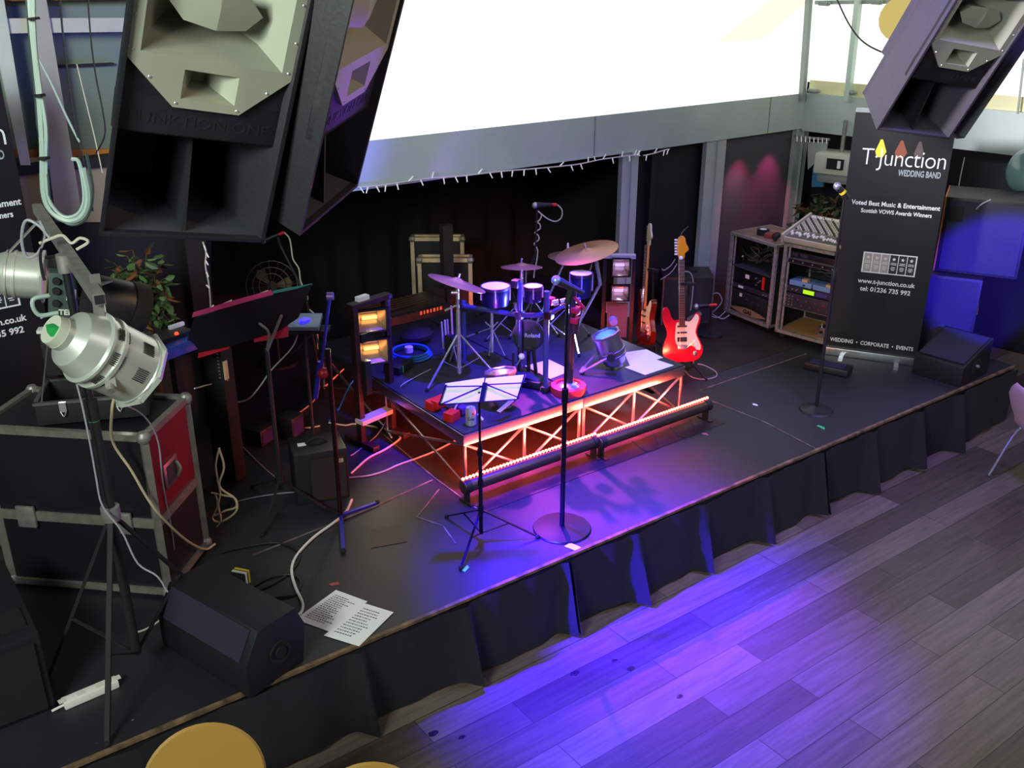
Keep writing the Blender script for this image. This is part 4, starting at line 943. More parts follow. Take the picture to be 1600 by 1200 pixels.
# right PAR can standing on the riser, pointing up at the kit
g = G(962, 574, RZ); c = AT(946, 523, g); ax_ = (c-(g+V((0, 0, .03)))).normalized(); L = (c-g).length-.0
T, c, ax_, x, y = parcan('silver can light on the riser by the white sheets, opening glowing cyan', c, ax_, L, .095, gel=mat('cyan_glow', '8fd8ff', .4, emit='6fb8ff', es=6), yoke=V((.6, -.8, 0)))
e0, e1, e2 = AT(955, 556, g-V((.1, .1, 0))), AT(908, 582, g-V((.1, .1, 0))), AT(930, 545, g-V((.08, .1, 0)))
MB().bar(e0, e1, .03, .006).build('yoke_arm', alud, T, world=True); MB().bar(e1, AT(913, 573, g), .03, .006).build('yoke_bar', alud, T, world=True); MB().bar(AT(913, 573, g), AT(936, 548, g), .03, .006).build('yoke_arm', alud, T, world=True); MB().cyl(e0, e0+V((-.03, -.03, 0)), .03).build('yoke_knob', rubber, T, world=True)
lamp('par_blue', 'SPOT', c-ax_*.03, AT(840, 440, gc), 420, (.08, .10, 1), .06, 76, .5)
# left PAR can behind the music sheet
g = G(788, 634, RZ); c = AT(782, 582, g)
T, c, ax_, x, y = parcan('silver can light on the riser mostly hidden behind the front music sheet', c, (c-(g+V((0, 0, .03)))).normalized()+V((.05, .1, 0)), (c-g).length, .095, gel=mat('amber_glow', 'ffd890', .4, emit='ffb860', es=3), yoke=V((.6, -.8, 0)))
e0 = AT(800, 630, g-V((.1, .12, 0))); MB().bar(e0+V((0,0,.02)), e0+V((-.12, -.02, -.02)), .03, .006).build('yoke_bar', chrome, T, world=True)
lamp('par_violet', 'SPOT', c-ax_*.03, AT(800, 470, gc), 60, (.35, .06, 1), .06, 60, .5)
# papers on the riser
def sheet(label, pts, z, name='paper_sheet', m=white, group=None, lines=0):
    ps = [G(x, y, z) for x, y in pts]; o = MB().use(m); o.add(ps+[p+V((0, 0, .0015)) for p in ps], [(0,3,2,1),(4,5,6,7),(0,1,5,4),(1,2,6,5),(2,3,7,6),(3,0,4,7)])
    if lines:
        o.use(mat('ink', '3a3c44', .7)); a, b, c_, d_ = [p+V((0, 0, .0022)) for p in ps]
        for i in range(lines):
            t = .12+.78*i/lines; p, q = a+(d_-a)*t, b+(c_-b)*t; s = .12
            while s < (.5+.35*random.random()):
                e = s+random.uniform(.02, .07); u0_, u1_ = p+(q-p)*s, p+(q-p)*e; hgt_ = (d_-a)*.022
                o.add([u0_, u1_, u1_+hgt_, u0_+hgt_], [(0, 1, 2, 3)]); s = e+.02
    return tag(o.build(name, None), label, 'paper', group)
sheet('white sheet on the riser behind the black thick pole', ((820, 572), (858, 562), (893, 579), (860, 592)), RZ+.001)
sheet('rear one of two white sheets on the right corner of the riser', ((975, 551), (1010, 546), (1036, 559), (985, 573)), RZ+.001)
sheet('front one of two white sheets on the right corner of the riser', ((976, 574), (1022, 561), (1053, 571), (1008, 586)), RZ+.003)
sheet('left printed song list lying at the stage edge', ((525, 922), (574, 940), (517, 988), (461, 968)), .502, lines=15)
sheet('right song list with a small blue picture, overlapping the left one at the stage edge', ((570, 943), (615, 957), (561, 1010), (506, 993)), .5035, lines=11)
# drinks can and small things on the riser
g = G(736, 664, RZ); T = thing('drinks_can', 'silver drinks can with red and dark lettering on the front left corner of the riser', 'drink', g, HEAD(g))
MB().lathe([(0, 0), (.026, 0), (.033, .008), (.033, .105), (.028, .118), (.028, .121), (.025, .121), (.024, .116), (0, .116)], n=28).build('body', mat('can_silver', 'c9ccd2', .3, .6), T)
MB().use(mat('can_blue', '3a4a7a', .4)).text('Coke', .03, Matrix(((1,0,0,0),(0,0,-1,-.0335),(0,1,0,.055),(0,0,0,1))), .0012, .0006, fit=.04).build('lettering', None, T)
MB().sph((.012, -.0295, .088), .009, 10, (1, .4, 1)).build('red_mark', redpl, T); MB().box((0, 0, .1185), (.014, .02, .002)).build('pull_tab', chrome, T)
g = G(706, 656, RZ); T = thing('cable_tester', 'bright red box with a pink cord beside the drinks can', 'box', g, R(20)); MB().box((0, 0, .03), (.09, .07, .06)).build('case', redpl, T, bevel=.006); MB().tube([(.03, 0, .06), (.06, .0, .085), (.12, .01, .08), (.14, .02, .04)], .005, 6, 5).build('cord', pink, T); MB().box((.1, -.01, .035), (.06, .05, .05)).build('plug', mat('violet_plug', '4a2a8a', .4), T, bevel=.01)
g = G(687, 640, RZ); T = thing('red_case', 'long red case on the riser behind the pink corded box', 'case', g, R(10)); MB().box((.08, .04, .03), (.28, .08, .06)).build('body', redpl, T, bevel=.008); MB().box((-.02, .0, .05), (.06, .06, .05)).build('lid', redpl, T, bevel=.006); MB().box((.06, -.01, .065), (.05, .02, .02)).build('latch', rubber, T)
g = G(704, 645, RZ); tag(MB().cyl(g+V((0, 0, .012)), g+V((.0, 0, .05)), .03, n=16).build('black_plug', rubber), 'small round black plug between the red case and the drinks can', 'plug')
g = G(754, 657, RZ); tag(MB().cyl(g+V((0, 0, .008)), G(747, 650, RZ)+V((0, 0, .008)), .008, n=8).build('marker_pen', whitep), 'short white pen right of the drinks can', 'pen')
g = G(623, 578, RZ); T = thing('adapter_box', 'black box with a thin green stripe at the rear left of the riser', 'box', g, R(30)); MB().box((0, 0, .03), (.2, .13, .06)).build('case', black, T, bevel=.008); MB().box((-.05, -.066, .035), (.008, .003, .05)).build('stripe', green, T)
g = G(638, 562, RZ); T = thing('blue_cable_coil', 'coil of blue cable with a white plug at the rear left of the riser', 'cable', g)
c = g+V((.05, .05, 0))
for k_ in range(3): MB().tube([c+V((.15*math.cos(a)*(1-.06*k_), .15*math.sin(a)*(1-.06*k_), .012+.016*k_)) for a in [2*PI*i/20 for i in range(21)]], .009, 6, 2).build('coil', cabb, T, world=True)
MB().cyl(c+V((-.03, -.03, .05)), c+V((-.03, -.03, .09)), .03, n=14).build('plug', white, T, world=True)
cable('blue cable running left from the coil off the riser', [c+V((-.15, 0, .02)), G(604, 558, RZ)+V((0, 0, .01)), G(585, 566, RZ)+V((0, 0, .01)), AT(570, 580, (2.9, 6, .7)), AT(548, 600, (2.8, 5.9, .6)), G(530, 640)+V((0, 0, .01)), G(515, 660)+V((0, 0, .01))], .006, cabb)
# black heap of cloth and drum hardware behind the kit
Tq = thing('equipment_bag', 'low black bag lying on the riser behind the cable coil', 'bag', G(668, 545, RZ)+V((0, .15, 0)))
MB().sph((0, 0, .06), .1, 14, (1.4, 1.0, .6)).build('body', blackm, Tq)
# ================================================================ FRONT MUSIC STAND AND MIC
g = G(752, 843); T = thing('music_stand', 'thin dark folding music stand at the front of the stage, holding white sheets', 'music stand', g)
ms = mat('dark_blue_metal', '16162c', .35, .6)
ztp = ZAT(g, 612); pole(T, g+V((0, 0, .04)), V((g.x, g.y, .5+.62)), .011, ms, 'lower_tube'); pole(T, V((g.x, g.y, 1.0)), V((g.x, g.y, ztp)), .007, ms, 'upper_tube')
hubz = ZAT(g, 796); tripod(T, g, 0, .32, (R(215), R(-34), R(95)), .008, ms, hubz-.5)
for py_ in (705, 752): MB().cyl(V((g.x, g.y, ZAT(g, py_+6))), V((g.x, g.y, ZAT(g, py_-3))), .016).build('collar', ms, T, world=True)
top = V((g.x, g.y, ztp)); n_ = V((-.45, -.62, .64)).normalized()
def ONP(x, y, ref=top, n=n_, off=0.): r = ray(x, y); ref = V(ref)+n*off; return CAM+r*((ref-CAM).dot(n)/r.dot(n))
desk = MB()
for a, b in (((686, 633), (808, 624)), ((686, 633), (697, 601)), ((808, 624), (820, 585)), ((697, 604), (757, 603)), ((757, 601), (822, 598)), ((755, 603), (688, 632)), ((760, 601), (812, 622)), ((757, 597), (752, 628))):
    desk.bar(ONP(*a, off=.012), ONP(*b, off=.012), .007, .004)
desk.bar(ONP(758, 598, off=.012), ONP(752, 629, off=.012), .025, .006); desk.build('desk_frame', ms, T, world=True)
for nm_, pts, lab in (('l', ((688, 631), (696, 599), (757, 590), (752, 627)), 'left white sheet on the front music stand'), ('r', ((753, 627), (759, 591), (822, 585), (808, 623)), 'right white sheet on the front music stand')):
    ps = [ONP(x, y) for x, y in pts]; o = MB().add(ps+[p-n_*.003 for p in ps], [(0,1,2,3),(7,6,5,4),(0,4,5,1),(1,5,6,2),(2,6,7,3),(3,7,4,0)]).build('music_sheet', white); tag(o, lab, 'paper', 'sheets on the front music stand')
g = G(878, 826); T = thing('microphone_stand', 'dark microphone stand with a wide round base at the stage front edge', 'microphone stand', g)
MB().lathe([(0, .022), (.03, .024), (.10, .018), (.165, .012), (.17, .004), (.165, 0), (0, 0)], tuple(g), (0, 0, 1), 48).build('base', mat('base_dark', '1c1c26', .4, .5), T, world=True)
zm = ZAT(g, 615); zt = ZAT(g, 468); pole(T, g+V((0, 0, .01)), V((g.x, g.y, zm)), .0145, ms, 'lower_tube'); pole(T, V((g.x, g.y, zm)), V((g.x, g.y, zt)), .009, ms, 'upper_tube'); MB().cyl(V((g.x, g.y, zm-.05)), V((g.x, g.y, zm+.03)), .019).build('clutch', ms, T, world=True)
top = V((g.x, g.y, zt)); mic(T, AT(869, 438, top), AT(908, 456, top), None, mat('mic_grille_blue', '9fb8e8', .35, .7)); MB().cyl(top-V((0, 0, .02)), AT(893, 451, top), .017).build('clip', rubber, T, world=True)
MB().cyl(AT(906, 455, top), AT(912, 458, top), .012).build('plug', black, T, world=True)
# ================================================================ LEFT SIDE
trimm = mat('flight_case_trim', '9a968c', .4, .6, var=.15, scale=20)
def flightcase(label, A, f, s, W, D, z0, H, seam_, red_side=True, handle=True, group=None):
    # A front right bottom corner; f runs left along the front, s runs back along the side
    A = V(A); f = V(f).normalized(); s = V(s).normalized(); out_f = -s; out_s = -f
    T = thing('flight_case', label, 'flight case', V((A.x, A.y, z0))+f*W/2+s*D/2, 0, group)
    def slab(o, a, b, la, lb, th, m, nm):
        n_ = a.cross(b).normalized(); vs = [o, o+a*la, o+a*la+b*lb, o+b*lb]
        MB().add(vs+[v-n_*th for v in vs], [(0,1,2,3),(7,6,5,4),(0,4,5,1),(1,5,6,2),(2,6,7,3),(3,7,4,0)]).build(nm, m, T, world=True)
    A.z = z0; Zv = V((0, 0, 1)); up = .04
    c = [A, A+f*W, A+f*W+s*D, A+s*D]; z_s = seam_
    body = MB(); body.add([p+Zv*up for p in c]+[p+Zv*H for p in c], [(0,3,2,1),(4,5,6,7),(0,1,5,4),(1,2,6,5),(2,3,7,6),(3,0,4,7)]).build('body', mat('case_black_board', '16141a', .45, var=.25, scale=5), T, world=True)
    if red_side:
        q = [A+s*.02+Zv*(z_s+.03), A+s*(D-.02)+Zv*(z_s+.03), A+s*(D-.02)+Zv*(H-.02), A+s*.02+Zv*(H-.02)]; MB().add([p+out_s*.003 for p in q]+[p+out_s*.001 for p in q], [(0,1,2,3),(7,6,5,4),(0,4,5,1),(1,5,6,2),(2,6,7,3),(3,7,4,0)]).build('red_side_panel', mat('red_board', '8a1020', .4, var=.12, scale=5), T, world=True)
    tr = MB(); w_ = .034
    for p in c: tr.bar(p+Zv*up, p+Zv*H, w_, w_)
    for k_ in range(4):
        p, q = c[k_], c[(k_+1) % 4]
        for z in (up, H): tr.bar(p+Zv*z, q+Zv*z, w_, w_)
        tr.bar(p+Zv*z_s, q+Zv*z_s, w_*.7, w_*1.5)
    tr.build('edge_trim', trimm, T, world=True)
    for p in c:
        MB().sph(p+Zv*H, .036, 10).build('ball_corner', alud, T, world=True); MB().sph(p+Zv*up, .036, 10).build('ball_corner', alud, T, world=True)
    rr = math.atan2(f.y, f.x)
    for t in (.2, .8):
        l_ = A+f*W*t+out_f*.02+Zv*(z_s); MB().box(l_, (.10, .02, .12), rz=rr).build('butterfly_latch', alud, T, world=True, bevel=.008)
    if handle:
        hc = A+s*D*.42+out_s*.006+Zv*(z_s+.19); rs = math.atan2(s.y, s.x)
        MB().box(hc, (.15, .012, .14), rz=rs).build('handle_dish', alu, T, world=True, bevel=.006); MB().tube([hc+s*.045+out_s*.01+Zv*.04, hc+s*.045+out_s*.03, hc+s*.045+out_s*.01-Zv*.045], .009, 8).build('handle', alud, T, world=True)
        MB().box(hc+out_s*.007, (.1, .004, .095), rz=rs).build('dish_recess', mat('dish_shadow', '4a4648', .5, .4), T, world=True)
    return T
A = V((1.10, 4.47, .5)); f_ = V((-.72, .69, 0)).normalized(); s_ = V((.69, .72, 0)).normalized()
FH = ZAT(A, 684)-.5
flightcase('large black flight case with a red upper side panel and silver edges, at the left', A, f_, s_, .86, .47, .5, FH, ZAT(A, 818)-.5)
flightcase('second silver edged flight case behind the large one at the left frame edge', V((.50, 5.52, .5)), V((-1, .1, 0)), V((.1, 1, 0)), .9, .7, .5, .55, .3, red_side=False, handle=False)
TZ = .5+FH+.017
# open black carry case with latches on the flight case
q = [V((*G(x, y, TZ).xy, 0)) for x, y in ((62, 664), (232, 648))]
a_ = q[0]; d = (q[1]-q[0]); W_ = d.length; u = d.normalized(); v = V((-u.y, u.x, 0)); rz = math.atan2(u.y, u.x)
T = thing('carry_case', 'open black carry case with chrome latches on top of the large flight case', 'case', V((a_.x, a_.y, TZ))+u*W_/2+v*.15, rz)
D_ = .31; b = MB()
for x, y, sx, sy in ((0, -D_/2, W_, .012), (0, D_/2, W_, .012), (-W_/2, 0, .012, D_), (W_/2, 0, .012, D_)): b.box((x, y, .055), (sx, sy, .11))
b.box((0, 0, .006), (W_, D_, .012)); b.build('tray', blackm, T, bevel=.003)
b = MB()
for x, y, sx, sy in ((0, -D_/2, W_+.02, .02), (0, D_/2, W_+.02, .02), (-W_/2, 0, .02, D_), (W_/2, 0, .02, D_)): b.box((x, y, .113), (sx, sy, .014))
b.build('rim', alu, T)
for x in (-.13, .13): l = MB().box((x, -D_/2-.012, .09), (.032, .012, .05)); l.tube([(x-.014, -D_/2-.02, .07), (x, -D_/2-.024, .045), (x+.014, -D_/2-.02, .07)], .003, 6); l.build('latch', chrome, T)
lid = MB().box((0, D_/2+.03, .25), (W_, .05, .24)); lid.build('lid', blackm, T, bevel=.01); MB().box((0, D_/2+.03, .375), (W_+.01, .06, .016)).build('lid_edge', mat('pale_edge', 'd9d9d2', .4), T); MB().cyl((-W_/2+.02, -D_/2+.03, .1), (-W_/2+.05, D_/2, .36), .004).build('lid_stay', alu, T)
Tc = V((a_.x, a_.y, TZ))
W2C = lambda x, y, z: Tc+u*(W_/2+x)+v*(.15+y)+V((0, 0, z))
cable('pale coil of cable inside the open carry case', [W2C(-.1, -.05, .03), W2C(-.03, -.1, .04), W2C(.03, -.04, .03), W2C(-.02, .02, .03), W2C(-.09, -.02, .04), W2C(-.05, -.08, .05)], .006, mat('yellow_cable', 'c9a860', .5))
tag(MB().cyl(W2C(.17, -.03, .05), W2C(.19, .05, .06), .035, n=18).build('tape_roll', mat('orange_tape', 'd99a3c', .5)), 'orange roll of tape at the right inside the open carry case', 'tape')
tag(MB().box(W2C(.1, -.1, .05), (.12, .02, .07), rz=rz).build('orange_strip', wood), 'narrow brown wooden strip at the front of the open carry case', 'strip')
# bass speaker box at the left edge of the stage
T = thing('bass_cabinet', 'huge black loudspeaker box at the bottom left corner of the frame', 'loudspeaker', (0, 4.3, .5)); MB().box((0, 4.30, .70), (.84, .72, .40)).build('cabinet', cabin, T, world=True, bevel=.008); MB().box((0, 3.93, .70), (.78, .012, .34)).build('grille', blackm, T, world=True)
MB().box((.34, 4.1, .905), (.1, .16, .012)).build('top_plate', rubber, T, world=True)
# wedge monitor at the front left
M = Matrix.Translation((1.13, 3.49, .5)) @ Matrix.Rotation(R(17), 4, 'Z'); T = thing('wedge_monitor', 'black wedge monitor with a round port on its end, by the song lists', 'loudspeaker', M=M)
prof = [(0, 0), (0, .17), (.085, .315), (.30, .315), (.35, .20), (.32, 0)]; Mp = Matrix(((1,0,0,0),(0,0,1,0),(0,1,0,0),(0,0,0,1)))
MB().prism(prof, 0, .64, Mp).build('cabinet', cabin, T, bevel=.008)
MB().box((.038, .32, .245), (.15, .56, .012), M=Matrix.Rotation(R(-59.5), 3, 'Y')).build('grille', mat('dark_blue_foam', '222236', .8), T)
MB().lathe([(.03, -.002), (.06, -.002), (.06, .008), (.055, .008), (.03, -.0)], (.19, 0, .14), (0, -1, 0), 24).build('port_ring', rubber, T)
MB().lathe([(0, .002), (.03, .002), (.03, .012), (0, .012)], (.19, 0, .14), (0, -1, 0), 20).build('socket', MATS['rubber'], T)
# white power strip
a, b = G(100, 1106), G(184, 1070); d = (b-a); T = thing('power_strip', 'long white power strip on the stage at the bottom left', 'power strip', (a+b)/2, math.atan2(d.y, d.x))
MB().box((0, 0, .02), (d.length, .052, .036)).build('body', whitep, T, bevel=.004)
for i in range(4): MB().box((-.12+.08*i, 0, .039), (.03, .03, .002)).build('socket', mat('socket_cream', 'd8d2c4', .5), T)
MB().cyl((-d.length/2, 0, .015), (-d.length/2-.05, 0, .01), .006).build('cord_stub', whitep, T)
# plug box with taped stripes
g = G(372, 915); T = thing('plug_block', 'black plug block with white and yellow strips on the stage behind the left wedge', 'plug', g, R(35))
MB().box((0, 0, .035), (.13, .08, .07)).build('body', rubber, T, bevel=.01); MB().box((.02, -.002, .037), (.016, .084, .074)).build('white_strip', white, T); MB().box((.045, -.002, .037), (.014, .084, .074)).build('yellow_strip', yellow, T)
# ---- lighting stand
P = V((.79, 3.95, .5)); hz = ZAT(P, 802); zt = ZAT(P, 405)
T = thing('lighting_stand', 'tall black tripod lighting stand near the camera at the left, carrying silver can lights', 'lighting stand', P)
pole(T, P+V((0, 0, .12)), V((P.x, P.y, ZAT(P, 650))), .022, blackm, 'lower_tube'); pole(T, V((P.x, P.y, ZAT(P, 665))), V((P.x, P.y, zt)), .0165, black, 'upper_tube')
MB().cyl(V((P.x, P.y, hz-.03)), V((P.x, P.y, hz+.035)), .04).build('leg_collar', alud, T, world=True, bevel=.004); MB().cyl(V((P.x, P.y, ZAT(P, 655))), V((P.x, P.y, ZAT(P, 625))), .028).build('clamp_collar', rubber, T, world=True)
MB().cyl(V((P.x, P.y, ZAT(P, 657))), V((P.x, P.y, ZAT(P, 650))), .0235).build('green_band', mat('green_band', '2f9a4c', .5), T, world=True)
hub_ = V((P.x, P.y, hz)); lo_ = P+V((0, 0, .12))
for e in (G(168, 1165)+V((0, 0, .01)), G(338, 948)+V((0, 0, .01)), V((.44, 4.16, .51))):
    MB().bar(hub_, e, .022, .014).build('leg', blackm, T, world=True); MB().bar(lo_, hub_+(e-hub_)*.62, .014, .008).build('brace', blackm, T, world=True); MB().sph(e, .016, 8).build('rubber_foot', rubber, T, world=True)
b0, b1 = G(58, 325, zt), G(155, 468, zt)
bb = MB().bar(b0, b1, .04, .04); bb.build('cross_bar', alud, T, world=True); MB().bar(b1+(b1-b0).normalized()*.001, b1+(b1-b0).normalized()*.004, .03, .03).build('bar_end', rubber, T, world=True)
MB().cyl(V((P.x, P.y, zt-.05)), V((P.x, P.y, zt+.02)), .03).build('bar_socket', alud, T, world=True)
bmid = lambda t: b0+(b1-b0)*t
# big silver PAR can
e1 = bmid(.97)+V((0, 0, -.03)); cm = AT(214, 578, e1+V((.02, .02, 0))); bk = AT(92, 520, e1+V((-.10, -.12, 0)))
ax_ = (cm-bk).normalized(); L = (cm-bk).length; RR = .125
T, c, ax_, x, y = parcan('large silver can light nearest the camera, pointing right with a blue lit rim', cm, ax_, L, RR, m=mat('bright_aluminium', 'd6d9ce', .3, .55, var=.06, scale=6), gel=mat('blue_glow', '3030ff', .4, emit='2a20ff', es=5), yoke=(V((.3, -1, 0))))
sidev = V((-.62, -.78, 0)); sidev = (sidev-ax_*sidev.dot(ax_)).normalized(); piv = c-ax_*L*.40
for sg in (1, -1):
    MB().bar(e1+sidev*sg*(RR+.02), piv+sidev*sg*(RR+.02), .035, .007).build('yoke_arm', alud, T, world=True); MB().cyl(piv+sidev*sg*(RR-.01), piv+sidev*sg*(RR+.035), .014).build('yoke_knob', alud, T, world=True)
MB().bar(e1+sidev*(RR+.02), e1-sidev*(RR+.02), .035, .007).build('yoke_bar', alud, T, world=True)
slot = mat('slot_dark', '1a1a18', .7); vw = (CAM-c).normalized(); vw = (vw-ax_*vw.dot(ax_)).normalized(); tg = ax_.cross(vw)
for t0, rr_, a0 in ((.50, 1.0, 0), (.50, 1.0, .75), (.18, 1.005, .1), (.18, 1.005, -.7), (.50, 1.0, -.75)):
    sl = MB()
    for k_ in range(7):
        ang = a0+(k_-3)*.055; n_ = vw*math.cos(ang)+tg*math.sin(ang); pc = c-ax_*L*(t0+.0)+n_*(RR*rr_+.001)
        sl.bar(pc-ax_*.022, pc+ax_*.022, .004, .003)
    o = sl.build('vent_slots', slot, T, world=True); o['kind'] = 'stuff'
MB().cyl(bk-ax_*.0, bk-ax_*.03, .055, .05, n=20).build('rear_cap', mat('cream_grey', 'b8bba8', .5), T, world=True)
MB().box(bk+V((-.02, -.02, .02)), (.03, .05, .03)).build('green_plug', mat('green_plug', '1f9a48', .5), T, world=True, bevel=.004)
# second silver can at the frame edge
cm = AT(66, 432, bmid(.15)); bk = AT(-22, 425, bmid(.15)+V((-.05, -.05, 0)))
T, c, ax2, x, y = parcan('silver can light cut by the left frame edge, above the large one', cm, cm-bk, (cm-bk).length, .105, m=MATS['bright_aluminium'], yoke=V((0, -1, .2)))
MB().bar(bmid(.12), c-ax2*.12+V((0, -.0, .10)), .03, .006).build('yoke_arm', alud, T, world=True); MB().box(c-ax2*.22+V((0, 0, .12)), (.07, .05, .05)).build('terminal_box', rubber, T, world=True, bevel=.006)
MB().box(c-ax2*.22+V((0, 0, .148)), (.03, .02, .006)).build('yellow_sticker', yellow, T, world=True)
# dimmer pack and black lamps on the bar
dp = AT(104, 458, bmid(.55)+V((-.03, -.03, 0))); fc = HEAD(dp)
T = thing('dimmer_pack', 'grey-green dimmer box with a white sticker hanging between the can lights', 'dimmer', M=Matrix.Translation(dp) @ Matrix.Rotation(fc, 4, 'Z') @ Matrix.Rotation(R(10), 4, 'Y'))
MB().box((0, 0, 0), (.13, .08, .18)).build('case', mat('dimmer_grey', '4a5a54', .45, .3), T, bevel=.004); MB().box((.015, -.041, .005), (.035, .003, .045)).build('white_sticker', white, T)
MB().use(whitep).text('TEI', .03, Matrix(((1,0,0,-.01),(0,0,-1,-.0415),(0,1,0,-.068),(0,0,0,1))), .0008, .0008, fit=.04).build('lettering', None, T)
for i in range(4): MB().box((.05, -.042, -.06+.035*i), (.02, .008, .022)).build('switch', rubber, T)
for i, z in enumerate((.06, .02, -.03)): MB().cyl((-.04, -.04, z), (-.04, -.055, z), .014).build('socket', blackm, T)
MB().tube([(-.05, -.03, .0), (-.12, -.04, -.02), (-.10, -.04, -.08), (-.03, -.04, -.07)], .009, 8).build('plug_lead', cabgr, T)
MB().bar(V((0, 0, .08)), V((.02, .03, .16)), .02, .008).build('hook_clamp', alud, T)
bx = AT(92, 415, bmid(.5)); T = thing('safety_clamp', 'black box clamp hooked on the cross bar above the dimmer box', 'clamp', M=Matrix.Translation(bx) @ Matrix.Rotation(fc, 4, 'Z'))
MB().box((0, 0, 0), (.09, .06, .08)).build('body', black, T, bevel=.006); MB().tube([(.05, -.03, .04), (.08, -.03, 0), (.06, -.03, -.05)], .01, 8).build('loop', alud, T)
c0 = AT(198, 478, bmid(.9)+V((.25, .2, 0))); c1 = AT(160, 470, bmid(.9)+V((.2, .17, 0)))
T = thing('black_stage_lamp', 'black cylindrical stage lamp behind the large silver can light', 'stage light', c0); axb = (c0-c1).normalized()
MB().cyl(c1-axb*.05, c0+axb*.04, .095, .095, n=24).build('housing', black, T, world=True, bevel=.004); MB().cyl(c0+axb*.0, c0+axb*.06, .10, n=24).build('front_ring', blackm, T, world=True)
xr = axb; MB().use(mat('dim_lettering', '8c8c90', .5)).text('BULL', .022, basis(AT(190, 487, c0)-V((.10*.62, .10*.75, 0)), xr, V((0, 0, 1)), -xr.cross(V((0, 0, 1))).normalized()*-1), .0008, .0005, fit=.05).build('lettering', None, T, world=True) if False else None
MB().bar(bmid(.9), (c0+c1)/2+V((0, 0, .09)), .03, .006).build('yoke_arm', alud, T, world=True)
# cables around the lighting stand
for i, (lab, pts, r_, m_) in enumerate((
  ('thick pale green cable bundle hanging down in front of the windows at top left', ((46, -30), (50, 40), (57, 110), (62, 160), (66, 230), (68, 300), (80, 330), (105, 345), (128, 338), (138, 310), (130, 262)), .011, cabgr),
  ('pale green cable just right of the thick bundle, ending in the same loop', ((52, -30), (54, 60), (63, 140), (72, 200), (72, 260), (76, 310), (98, 338), (122, 334), (132, 308), (124, 255), (112, 248)), .008, cabgr),
  ('dark green cable inside the hanging bundle, looping lowest', ((40, -30), (47, 60), (55, 140), (60, 200), (74, 270), (80, 320), (106, 350), (134, 342), (145, 300), (135, 240)), .006, mat('dark_green_cable', '39463f', .5)),
  ('thin black cable hanging straight from the top, right of the green bundle', ((92, -30), (97, 40), (105, 110), (118, 200), (128, 240), (138, 290), (145, 330)), .005, cabk),
  ('thin pale cord crossing the left windows diagonally', ((58, 88), (80, 130), (103, 180), (124, 222)), .006, cabgr),
  ('black cord looping in front of the left windows beside the loudspeaker', ((136, -20), (142, 60), (150, 120), (160, 170), (164, 210), (150, 240)), .004, cabk),
  ('very thin white cord on the left windows by the loudspeaker edge', ((120, 100), (132, 150), (148, 215), (160, 270)), .003, cabw))):
    cable(lab, [AT(x, y, (.72, 4.25, 2)) if i < 3 else AT(x, y, (1.1, 5.6, 2)) for x, y in pts], r_, m_)
for y in (27, 147, 245): o = MB().cyl(AT(50+y*.075, y, (.71, 4.24, 2)), AT(51+y*.075, y+4, (.71, 4.24, 2)), .022, n=10).build('cable_tie', rubber); tag(o, {27: 'top black tie around the hanging green cable bundle', 147: 'middle black tie around the hanging green cable bundle', 245: 'lowest black tie around the hanging green cable bundle'}[y], 'cable tie', 'ties on the cable bundle')
for lab, pts, r_, m_ in (
  ('grey cable loop over the upper end of the cross bar', ((78, 372), (60, 352), (40, 345), (34, 375), (42, 402), (60, 395), (70, 365), (62, 345)), .006, cabg),
  ('pale cable knotted around the middle of the cross bar', ((62, 380), (82, 372), (98, 368), (112, 380), (125, 372), (138, 378), (120, 390)), .006, cabw),
  ('black cable drooping from the cross bar towards the dimmer box', ((70, 365), (63, 395), (66, 425), (70, 438)), .006, cabk),
  ('pale cable running from the cross bar down to the dimmer box', ((108, 395), (130, 420), (152, 445), (120, 470), (64, 497)), .004, cabgr)):
    cable(lab, [AT(x, y, bmid(.5)+V((-.06, -.08, 0))) for x, y in pts], r_, m_)
cable('cream cable hanging from the large can light down the front of the flight case', [AT(x, y, r_) for x, y, r_ in ((150, 598, P), (178, 612, V((.95, 4.25, 0))), (175, 640, V((.95, 4.2, 0))), (176, 690, V((1.0, 4.4, 0))), (205, 735, V((1.02, 4.42, 0))), (228, 775, V((1.05, 4.42, 0))), (250, 805, V((1.1, 4.43, 0))), (290, 843, V((1.25, 4.58, 0))), (320, 858, V((1.40, 4.70, 0))), (336, 850, V((1.45, 4.76, 0))))], .0065, mat('cream_cable', 'c2b08e', .5))
cable('thin grey cable crossing the red side panel of the flight case', [AT(x, y, r_) for x, y, r_ in ((185, 628, V((.95, 4.25, 0))), (225, 650, V((1.05, 4.4, 0))), (247, 690, V((1.15, 4.46, 0))), (255, 760, V((1.2, 4.5, 0))), (270, 840, V((1.22, 4.52, 0))), (272, 876, V((1.24, 4.54, 0))))], .004, cabg)
cable('thin dark cable running down the lighting stand pole', [AT(x, y, P+V((-.03, -.05, 0))) for x, y in ((120, 600), (130, 640), (142, 700), (150, 745), (160, 790), (190, 830), (215, 880), (245, 900), (262, 925))], .004, cabg)
